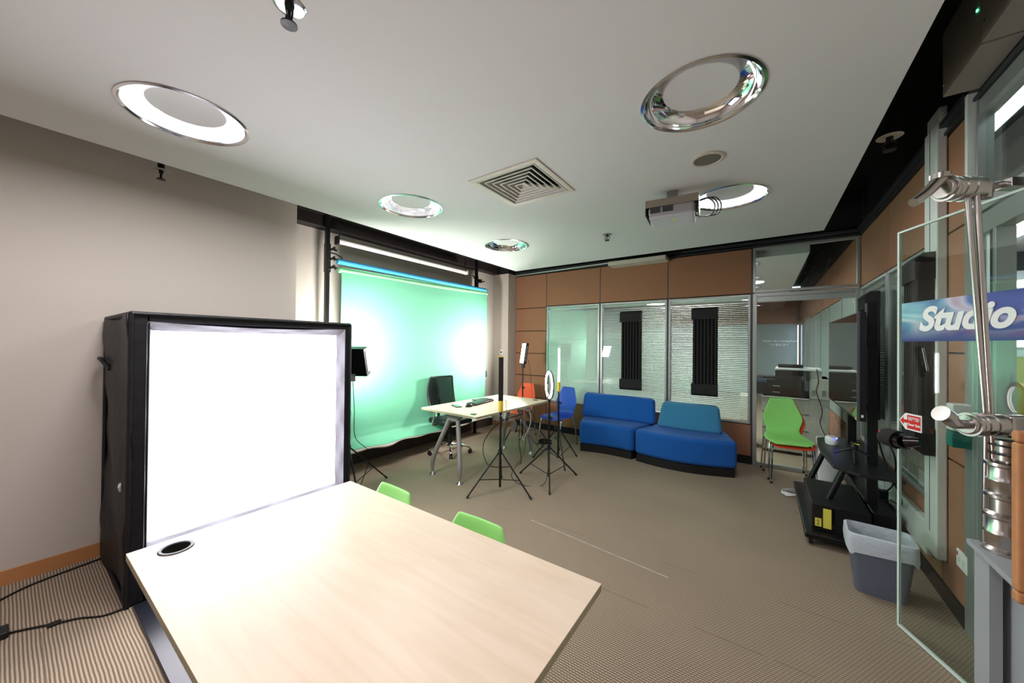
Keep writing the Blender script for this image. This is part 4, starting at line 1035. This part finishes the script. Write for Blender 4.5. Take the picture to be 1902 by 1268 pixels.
for (dx, dy) in ((-.13, .0), (.1, -.02), (.02, .12)):
    g = MB(); g.cyl((.618, 4.035, .755), (.618+dx, 4.035+dy, .69 if dx < .05 else .7), .009, .006); g.build('leg', m_blackp, t, smooth=True)
MB().box(.6, .66, 4.03, 4.06, .775, .8).build('phone_clamp', m_blackp, t, bevel=.004)
MB().box(.61, .65, 4.028, 4.03, .78, .79).build('yellow_mark', m_ylabel, t)
# white box behind trolley
tag(MB().box(.5, .68, 5.15, 5.4, 0, .56).build('white_box', m_white, bevel=.02), 'tall white box standing on the carpet behind the television trolley', 'box')
# cables at trolley
g = MB(); pts = []
for i in range(70): a = i*.45; rr = .1+.03*math.sin(i*.9); pts.append((.3+rr*1.15*math.cos(a), 4.86+rr*.9*math.sin(a)+.0*i, .01+.03*abs(math.sin(i*.7))))
tag(g.tube(pts, .005, 6, 3).build('cable_bundle', m_cablew, smooth=True), 'tangled white cables on the carpet beside the television trolley', 'cable')
cable('white cable looping from the wall down behind the waste bin', [(.86, 4.4, .3), (.83, 4.2, .2), (.8, 3.95, .1), (.78, 3.7, .03), (.72, 3.6, .05)], .004, m_cablew)
cable('black cable hanging behind the television post', [(.74, 4.3, .98), (.78, 4.2, .85), (.8, 4.1, .7), (.83, 3.95, .55), (.86, 3.9, .4), (.88, 4.3, .3)], .006)
cable('black power lead running from post to wall socket', [(.77, 4.1, .9), (.84, 4.0, .75), (.86, 4.1, .5), (.85, 4.38, .32)], .006)
tag(MB().box(.82, .88, 4.35, 4.41, .28, .35).build('power_adapter', m_blackp, bevel=.004), 'black plug adapter in the trunking socket behind the trolley', 'adapter')
cable('thin grey cable looping above the router beside the printer', [(.5, 4.8, .7), (.47, 4.9, .85), (.52, 5.0, .95), (.6, 5.0, .9), (.62, 4.9, .72), (.58, 4.76, .7)], .004, m_greym)

# ------------------------------------------------------------------ waste bin
bx, by = .62, 3.28
t = thing('waste_bin', 'grey rectangular waste bin with a clear white liner near the glass door', 'waste bin', (bx, by, 0))
def rr(w, d, r, n=5):
    out = []
    for (cx, cy, a0) in ((w-r, d-r, 0), (-w+r, d-r, PI/2), (-w+r, -d+r, PI), (w-r, -d+r, 1.5*PI)):
        for i in range(n+1): a = a0+i/n*PI/2; out.append((bx+cx+r*math.cos(a), by+cy+r*math.sin(a)))
    return out
def shellmb(rings):
    g = MB(); n = len(rings[0][0]); vs = []
    for poly, z in rings:
        zz = z if callable(z) else (lambda i, z=z: z)
        vs += [(p[0], p[1], zz(i)) for i, p in enumerate(poly)]
    g.add(vs, [(k*n+i, k*n+(i+1) % n, (k+1)*n+(i+1) % n, (k+1)*n+i) for k in range(len(rings)-1) for i in range(n)]); g.f.append(tuple(range(n))); return g
RB = Matrix.Translation((bx, by, 0)) @ Matrix.Rotation(math.radians(-4), 4, 'Z') @ Matrix.Translation((-bx, -by, 0))
g = shellmb([(rr(.115, .085, .03), 0), (rr(.118, .088, .03), .01), (rr(.15, .11, .035), .33), (rr(.157, .117, .035), .345)]); g.xf(RB).build('bin_body', m_bin, t, solid=.004, smooth=True)
g = shellmb([(rr(.12, .09, .03), .06), (rr(.145, .105, .035), .32), (rr(.15, .112, .035), .38), (rr(.163, .123, .04), .375), (rr(.166, .127, .04), lambda i: .3+.015*math.sin(2*PI*i/24*3)), (rr(.162, .122, .04), lambda i: .262+.018*math.sin(2*PI*i/24*4+1))])
g.xf(RB).build('bin_liner', m_liner, t, smooth=True)
t = thing('plastic_bottle', 'clear plastic bottle with a white cap and green label inside the waste bin', 'bottle', (bx, by, .29))
g = MB(); g.tube([(bx-.08, by, .29), (bx+.03, by, .3), (bx+.06, by, .305), (bx+.09, by, .31)], lambda q: .03 if q < .6 else .03-.045*(q-.6), 14); g.build('bottle_body', m_bottle, t, smooth=True)
MB().cyl((bx+.09, by, .31), (bx+.11, by, .312), .015).build('cap', m_white, t, smooth=True)
MB().cyl((bx-.06, by, .2925), (bx-.0, by, .2965), .0308).build('label_wrap', m_chairg, t, smooth=True)

# ------------------------------------------------------------------ glass door leaf
A = Vector((.634, 2.94, 0)); D = Vector((.40, -.9165, 0)).normalized(); ND = Vector((-.9165, -.40, 0))  # towards the camera side
LD = .80
def dbox(g, s0, s1, n0, n1, z0, z1):
    vs = []
    for z in (z0, z1):
        for s_, n_ in ((s0, n0), (s1, n0), (s1, n1), (s0, n1)):
            p = A+D*s_+ND*n_; vs.append((p.x, p.y, z))
    return g.add(vs, [(0, 3, 2, 1), (4, 5, 6, 7), (0, 1, 5, 4), (1, 2, 6, 5), (2, 3, 7, 6), (3, 0, 4, 7)])
t = thing('glass_door', 'open frameless glass door leaf with clear polished edges at the right', 'door', tuple(A))
dbox(MB(), .012, LD, -.005, .005, .012, 2.23).build('glass_pane', m_doorglass, t)
g = MB(); dbox(g, 0, .012, -.006, .006, .005, 2.24); dbox(g, .012, LD, -.006, .006, 2.23, 2.24); dbox(g, .012, LD, -.006, .006, .005, .02); g.build('polished_edge', m_edge, t)
# banner
pc = A+D*.5; t = thing('studio_banner', 'blue and teal banner reading Studio on the glass door', 'banner', (pc.x, pc.y, 1.72))
M = Matrix(((D.x, -ND.x, 0, pc.x+ND.x*.008), (D.y, -ND.y, 0, pc.y+ND.y*.008), (0, 0, 1, 1.72), (0, 0, 0, 1)))
me = MB().box(-.465, .3, -.0015, .0015, -.105, .108); o = me.build('print', m_banner); o.matrix_world = M; o.parent = t; o.matrix_parent_inverse = Matrix.Identity(4)
o.matrix_world = M
bpy.context.view_layer.update()
o.location = (ND.x*.008, ND.y*.008, 0); o.rotation_euler = M.to_euler(); 
TM = Matrix.Translation((pc.x+ND.x*.0115, pc.y+ND.y*.0115, 0)) @ Matrix(((D.x, 0, ND.x, 0), (D.y, 0, ND.y, 0), (0, 1, 0, 1.725), (0, 0, 0, 1)))
text('Studio', .166, m_text, 'lettering', t, TM @ Matrix.Translation((-.145, 0, 0)), .001, .3, .0065, space=1.0)
# arrow sign
ps = A+D*.09; t = thing('door_exit_sign', 'white arrow sign reading Door Exit in red on the glass door', 'sign', (ps.x, ps.y, 1.175))
SM = Matrix.Translation((ps.x+ND.x*.008, ps.y+ND.y*.008, 0)) @ Matrix(((D.x, 0, ND.x, 0), (D.y, 0, ND.y, 0), (0, 1, 0, 1.175), (0, 0, 0, 1)))
def flat(pts, z0, z1): return MB().prism(pts, z0, z1)
flat([(-.07, 0), (-.03, .045), (.067, .045), (.067, -.045), (-.03, -.045)], 0, .003).xf(SM).build('plate', m_text, t)
flat([(-.018, -.037), (.062, -.037), (.062, .037), (-.018, .037)], .003, .0036).xf(SM).build('red_field', m_red, t)
flat([(-.062, 0), (-.04, .022), (-.04, .009), (-.018, .009), (-.018, -.009), (-.04, -.009), (-.04, -.022)], .003, .0036).xf(SM).build('arrow', m_red, t)
text('Door Exit', .0185, m_text, 'lettering', t, SM @ Matrix.Translation((.022, -.014, .004)), .0003, 0, .0006)
text('開門掣', .023, m_text, 'lettering', t, SM @ Matrix.Translation((.022, .016, .004)), .0003)
# padded knob and black plate on the door edge
ph = A+D*.0; t = thing('door_release_handle', 'black padded door handle with a red tag reaching past the glass edge', 'door handle', (ph.x, ph.y, 1.07))
q0 = A-D*.02+ND*.07; q1 = A+D*.075+ND*.055; q2 = A+D*.16+ND*.02
g = MB(); pts = [Vector((q0.x, q0.y, 1.075)).lerp(Vector((q1.x, q1.y, 1.07)), k/8) for k in range(9)]
g.tube(pts, lambda q: .05*math.sqrt(max(.05, 1-(1-min(1, q*2.2+.03))**2)), 18); g.build('foam_grip', m_foam, t, smooth=True)
MB().cyl((q1.x, q1.y, 1.07), (q1.x+D.x*.045, q1.y+D.y*.045, 1.072), .042).build('barrel', m_blackg, t, smooth=True)
g = MB(); a = q1+D*.045; g.cyl((a.x, a.y, 1.072), (q2.x, q2.y, 1.085), .034, .022); g.build('neck', m_blackg, t, smooth=True)
rp = q0+ND*.02+D*.034; g = MB(); g.box(rp.x-.012, rp.x+.012, rp.y-.012, rp.y+.012, 1.085, 1.105); g.build('red_tag', m_red, t, bevel=.003)

# ------------------------------------------------------------------ plinth, chrome stand, wooden board
t = thing('grey_pedestal', 'grey laminate pedestal with an overhanging top in the lower right corner', 'pedestal', (.8, 1.9, 0))
MB().box(.645, .93, 1.62, 2.145, .83, .85).build('top', m_plinth, t, bevel=.002)
MB().box(.66, .69, 2.02, 2.13, 0, .83).build('front_panel', m_plinth, t)
MB().box(.71, .93, 1.66, 2.1, 0, .83).build('body', m_plinth, t)
cx, cy = .72, 2.075
t = thing('chrome_clamp_stand', 'chrome column stand with two large clamps and slim twin rods on the grey pedestal', 'clamp stand', (cx, cy, .85))
prof = [(.001, 0), (.062, 0), (.062, .01), (.05, .02), (.052, .06), (.056, .066), (.056, .072), (.052, .078), (.05, .12), (.058, .126), (.058, .136), (.046, .145), (.045, .19), (.054, .196), (.054, .206), (.047, .213),
        (.047, .25), (.05, .255), (.05, .26), (.047, .265), (.047, .305), (.056, .311), (.056, .322), (.03, .33), (.03, .4)]
MB().lathe(prof, (cx, cy, .85), 40).build('column', m_steel, t, smooth=True)
g = MB(); g.lathe([(.001, .35), (.045, .35), (.047, .353), (.045, .357), (.001, .357)], (cx, cy, .85), 30); g.lathe([(.001, .38), (.04, .38), (.04, .386), (.001, .386)], (cx, cy, .85), 30); g.build('rubber_ring', m_blackp, t, smooth=True)
def clamp(cx, cy, cz, s, flip=False):
    # barrel along the picture plane direction
    d = rt0*(-1); 
    c = Vector((cx, cy, cz))
    g = MB(); g.cyl(c-rt0*.035*s, c+rt0*.05*s, .036*s, n=28); g.cyl(c-rt0*.06*s, c-rt0*.035*s, .03*s, .036*s, n=28); g.build('clamp_barrel', m_steel, t, bevel=.003, smooth=True)
    g = MB()
    for k in (-.05, -.02, .01): g.cyl(c+rt0*k*s, c+rt0*(k+.008)*s, .0385*s, n=28)
    g.build('clamp_ring', m_steel, t, smooth=True)
    if not flip:
        g = MB(); e = c-rt0*.055*s; g.tube([e, e-rt0*.04*s+Vector((0, 0, .005)), e-rt0*.06*s+Vector((0, 0, .025*s)), e-rt0*.085*s+Vector((0, 0, .036*s))], lambda q: .014*s+.012*s*q, 16, 5); g.build('lever', m_steel, t, smooth=True)
        b = c+rt0*.085*s; g = MB(); g.box(b.x-.03*s, b.x+.03*s, b.y-.03*s, b.y+.03*s, cz-.04*s, cz+.035*s, R=RZ(YAW)); g.build('clamp_jaw', m_steel, t, bevel=.012, seg=3)
        for zz in (.018, -.022):
            g = MB(); q = b+rt0*.03*s+Vector((0, 0, zz*s)); g.cyl(q, q+rt0*.04*s, .013*s, n=16); g.build('bolt', m_steel, t, smooth=True)
    else:
        g = MB(); e = c-rt0*.055*s; g.tube([e+Vector((0, 0, .04*s)), e-rt0*.02*s+Vector((0, 0, .02*s)), e-rt0*.06*s+Vector((0, 0, -.02*s)), e-rt0*.095*s+Vector((0, 0, -.045*s))], lambda q: .018*s-.004*s*q, 16, 5); g.build('lever', m_steel, t, smooth=True)
        g = MB(); q = e-rt0*.01*s; g.cyl(q+Vector((0, 0, .03*s)), q+Vector((0, 0, .045*s)), .024*s, n=20); g.build('knob', m_steel, t, smooth=True)
        g = MB(); b = c+rt0*.05*s; g.cyl(b, b+rt0*.11*s+Vector((0, 0, .022*s)), .012*s); g.cyl(b+rt0*.03*s+Vector((0, 0, -.03*s)), b+rt0*.035*s+Vector((0, 0, .02*s)), .014*s); g.box(b.x+.06*s, b.x+.11*s, b.y+.03*s, b.y+.07*s, cz-.002*s, cz+.028*s, R=RZ(YAW)); g.build('wing_bolt', m_steel, t, bevel=.003, smooth=True)
clamp(.665, 2.08, 1.3, 1.12)
clamp(.612, 2.08, 2.185, 1.2, True)
for dx in (0, .028):
    MB().cyl((.628+dx*.8, 2.08+.0*dx, 2.16), (.675+dx, 2.085, 1.3 if dx == 0 else .9), .0085).build('rod', m_steel, t, smooth=True)
MB().cyl((.675, 2.085, 1.3), (.673, 2.09, .86), .0085).build('rod', m_steel, t, smooth=True)
t = thing('wooden_noticeboard', 'edge of a brown board with an oak frame at the right edge of the picture', 'board', (.7, 1.5, .93))
g = MB(); g.box(.531, .9, 1.49, 1.52, .93, .96); g.box(.531, .9, 1.49, 1.52, 1.34, 1.37); g.box(.531, .561, 1.49, 1.52, .96, 1.34); g.box(.87, .9, 1.49, 1.52, .96, 1.34); g.build('frame', m_oak, t, bevel=.008, seg=3)
MB().box(.555, .872, 1.498, 1.51, .958, 1.342).build('board', m_brown, t)
MB().box(.8, .83, 1.49, 1.515, 0, .935).build('post', m_oak, t, bevel=.004)
MB().box(.7, .92, 1.35, 1.61, 0, .02).build('foot', m_oak, t, bevel=.004)

# ------------------------------------------------------------------ room beyond the glazed bay
MB().box(-4.4, 1.2, 14.4, 14.5, 0, 3.4).build('wall_far', m_film, kind='structure')
g = MB(); g.box(-4.4, .9, 14.33, 14.4, 2.31, 3.1); g.build('wall_far_band', m_brown, kind='structure')
ceiling_with_holes('ceiling_far', -4.4, .49, 5.95, 12.1, HC, [(-.3, 6.38), (-.3, 7.66), (-.3, 8.9)], .262, None)
MB().box(-4.4, 1.3, 6.0, 14.5, 3.5, 3.55).build('ceiling_plenum_far', m_plenum, kind='structure')
MB().box(-4.5, -4.4, 5.9, 14.5, 0, 3.5).build('wall_far_left', m_rwall, kind='structure')
for y in (6.38, 7.66, 8.9): ceiling_lamp(-.3, y, HC, 'small round ceiling lamp in the next room seen through the upper glass', .0, 'round lamps in the next room')
r = []; yy = 5.85; ys = []
while yy < 14.2: r += [(yy, yy+1.15, 2.29, 2.95), (yy, yy+1.15, .1, .53)]; ys.append(yy); yy += 1.15
panels('wall_right_far', r, 'x', XR)
MB().box(XR+.02, XR+.06, 5.8, 14.4, 2.28, 3.5).box(XR+.02, XR+.06, 5.8, 14.4, 0, .54).build('wall_right_far_core', m_brownd, kind='structure')
g = MB(); 
for y in ys: g.box(XR+.0, XR+.03, y+.03, y+1.13, .54, 2.28)
g.build('wall_right_far_glazing', m_film, kind='structure')
g = MB()
for y in ys: g.box(XR-.01, XR+.02, y-.02, y+.02, .53, 2.29)
g.build('trim_6', m_alu, kind='structure')
t = thing('bright_doorway', 'narrow bright glass doorway in the corner of the next room', 'doorway', (.9, 13.9, 0))
MB().box(.88, .9, 13.6, 14.3, .1, 2.25).build('pane', mat('bright_pane', (230, 236, 250), .4, emis=(215, 225, 255), es=1.0), t)
MB().box(.87, .915, 13.5, 13.6, 0, 2.28).build('jamb', m_oak, t)
t = thing('room_sign', 'white lettering reading Multimedia Learning Room on the far glass wall', 'sign', (.3, 14.38, 1.8))
text('Multimedia Learning Room', .085, m_text, 'lettering', t, Matrix.Translation((.46, 14.385, 1.76)) @ face_to((0, -1, 0)), .002, 0, .003)
text('多媒體學習室', .085, m_text, 'lettering', t, Matrix.Translation((.42, 14.385, 1.63)) @ face_to((0, -1, 0)), .002, 0, .002, space=1.1)
l = bpy.data.lights.new('far_room_fill', 'AREA'); l.shape = 'RECTANGLE'; l.size = 1.2; l.size_y = 4; l.energy = 110; l.color = (.95, .98, 1)
o = bpy.data.objects.new('far_room_fill', l); COL.objects.link(o); o.location = (-1.9, 9, 2.75)  # fill light added to brighten the next room, no fixture here

l = bpy.data.lights.new('far_room_fill', 'AREA'); l.shape = 'RECTANGLE'; l.size = .5; l.size_y = .5; l.energy = 35; l.color = (1, .98, .95)
o = bpy.data.objects.new('far_room_fill', l); COL.objects.link(o); o.location = (-.9, 6.3, 2.78)  # second added fill, brightens the printer; not a visible lamp
# ------------------------------------------------------------------ printer
P0 = Matrix.Translation((.02, 6.62, 0)) @ Matrix.Rotation(math.radians(-3), 4, 'Z')
t = thing('office_printer', 'large grey and black office printer behind the glazed bay', 'printer', (.3, 6.9, 0))
def pb(name, m, x0, x1, y0, y1, z0, z1, bev=.006): return MB().box(x0, x1, y0, y1, z0, z1).xf(P0).build(name, m, t, bevel=bev)
pb('cabinet', m_printer, -.03, .74, .03, .66, .04, .84)
pb('side_cover', m_printer, .52, .74, .0, .66, .84, 1.13)
pb('main_body', m_printer, .1, .74, .05, .66, .84, 1.13)
pb('front_door', m_blackg, -.02, .52, -.012, .05, .84, 1.13)
pb('scanner_front', m_blackp, .13, .53, -.015, .05, 1.1, 1.235)
pb('scanner_lid', m_white, .13, .66, .0, .6, 1.235, 1.265)
pb('scanner_body', m_printer, .5, .66, .02, .6, 1.13, 1.235)
pb('document_tray', m_blackp, .16, .46, .1, .4, 1.27, 1.31)
pb('finisher', m_blackp, -.2, .14, .0, .5, .86, 1.06)
pb('output_tray', m_alud, -.16, .14, -.02, .3, 1.08, 1.1)
pb('output_tray', m_alud, -.1, .14, .0, .3, 1.12, 1.14)
pb('display', mat('blue_label', (30, 70, 100), .4), -.12, .03, -.03, -.012, 1.04, 1.09)
pb('trim_strip', m_white, -.04, .52, -.014, .02, .825, .84)
for z in (.99, .9): pb('handle', m_alu, .1, .19, -.02, -.012, z, z+.012, .002)
for z in (.6, .36): pb('drawer_gap', m_alud, -.03, .52, .026, .03, z, z+.008, 0)
g = MB(); g.tube([(.6, -.02, 1.27), (.62, -.03, 1.1), (.6, -.02, .95), (.66, -.02, .7), (.64, -.02, .5), (.72, -.03, .3)], .006, 6, 6); g.xf(P0).build('cord', m_cableb, t, smooth=True)
for (xx, z) in ((.55, .87), (.66, .87)): pb('side_vent', m_greym, xx, xx+.04, -.004, 0, z+.02, z+.1, 0)
t = tag(MB().box(-.3, -.13, 6.75, 7.15, 0, .8).build('wooden_cabinet', m_maple, bevel=.004), 'pale wooden cabinet edge left of the printer in the next room', 'cabinet')

# ------------------------------------------------------------------ room beyond the door
MB().box(1.5, 9, 12.45, 12.55, 0, 1.42).build('wall_beyond', m_ywall, kind='structure')
MB().box(1.5, 9, 12.4, 12.55, 1.42, 1.56).box(1.5, 9, 12.45, 12.55, 2.6, 3.4).build('trim_7', m_rwall, kind='structure')
g = MB()
for xx in (1.5, 2.7, 3.9, 4.75, 5.9, 7.1): g.box(xx, xx+.06, 12.42, 12.5, 1.56, 2.62)
g.box(1.5, 9, 12.42, 12.5, 1.56, 1.62); g.build('window_8', m_alu, kind='structure')
MB().box(1.5, 9, 12.53, 12.54, 1.56, 2.6).build('daylight_pane', m_sky, bpy.data.objects['window_8'])
MB().box(1.15, 9, -1, 12.5, 2.85, 2.9).build('ceiling_beyond', m_ceil, kind='structure')
g = MB(); g.box(1.2, 9, 7.6, 8.6, 2.6, 2.85); g.build('trim_8', m_alud, kind='structure')
tag(MB().box(1.97, 2.27, 5.1, 8.0, 2.8, 2.849).build('linear_ceiling_lamp', m_fluo), 'bright linear ceiling lamp in the room beyond the glass door', 'ceiling light')
tag(MB().box(3.9, 4.2, 8.5, 11.5, 2.8, 2.849).build('linear_ceiling_lamp', m_fluo), 'second linear ceiling lamp further into the room beyond', 'ceiling light')
MB().box(9, 9.1, -3, 15, 0, 3.4).build('wall_beyond_right', m_rwall, kind='structure')
MB().box(1.3, 1.36, 6.0, 12.5, 0, 2.9).build('wall_beyond_left', m_rwall, kind='structure')
cx_ = copy_tree(cb); cx_['label'] = 'blue chair in the far room seen through the doorway at the right edge'; place(cx_, 4.75, 12.0, math.radians(60))
t = thing('small_table', 'white topped table beside the blue chair in the far room', 'table', (5.2, 12.0, 0))
MB().box(4.85, 5.7, 11.6, 12.35, .74, .77).build('tabletop', m_white, t)
for (a, b8) in ((4.9, 11.65), (5.65, 11.65), (4.9, 12.3), (5.65, 12.3)): MB().cyl((a, b8, 0), (a, b8, .74), .015).build('leg', m_chrome, t)
t = tag(MB().box(1.75, 2.1, 4.3, 5.8, 0, .72).build('low_cabinet', m_white, bevel=.005), 'low white cabinet just beyond the doorway', 'cabinet')
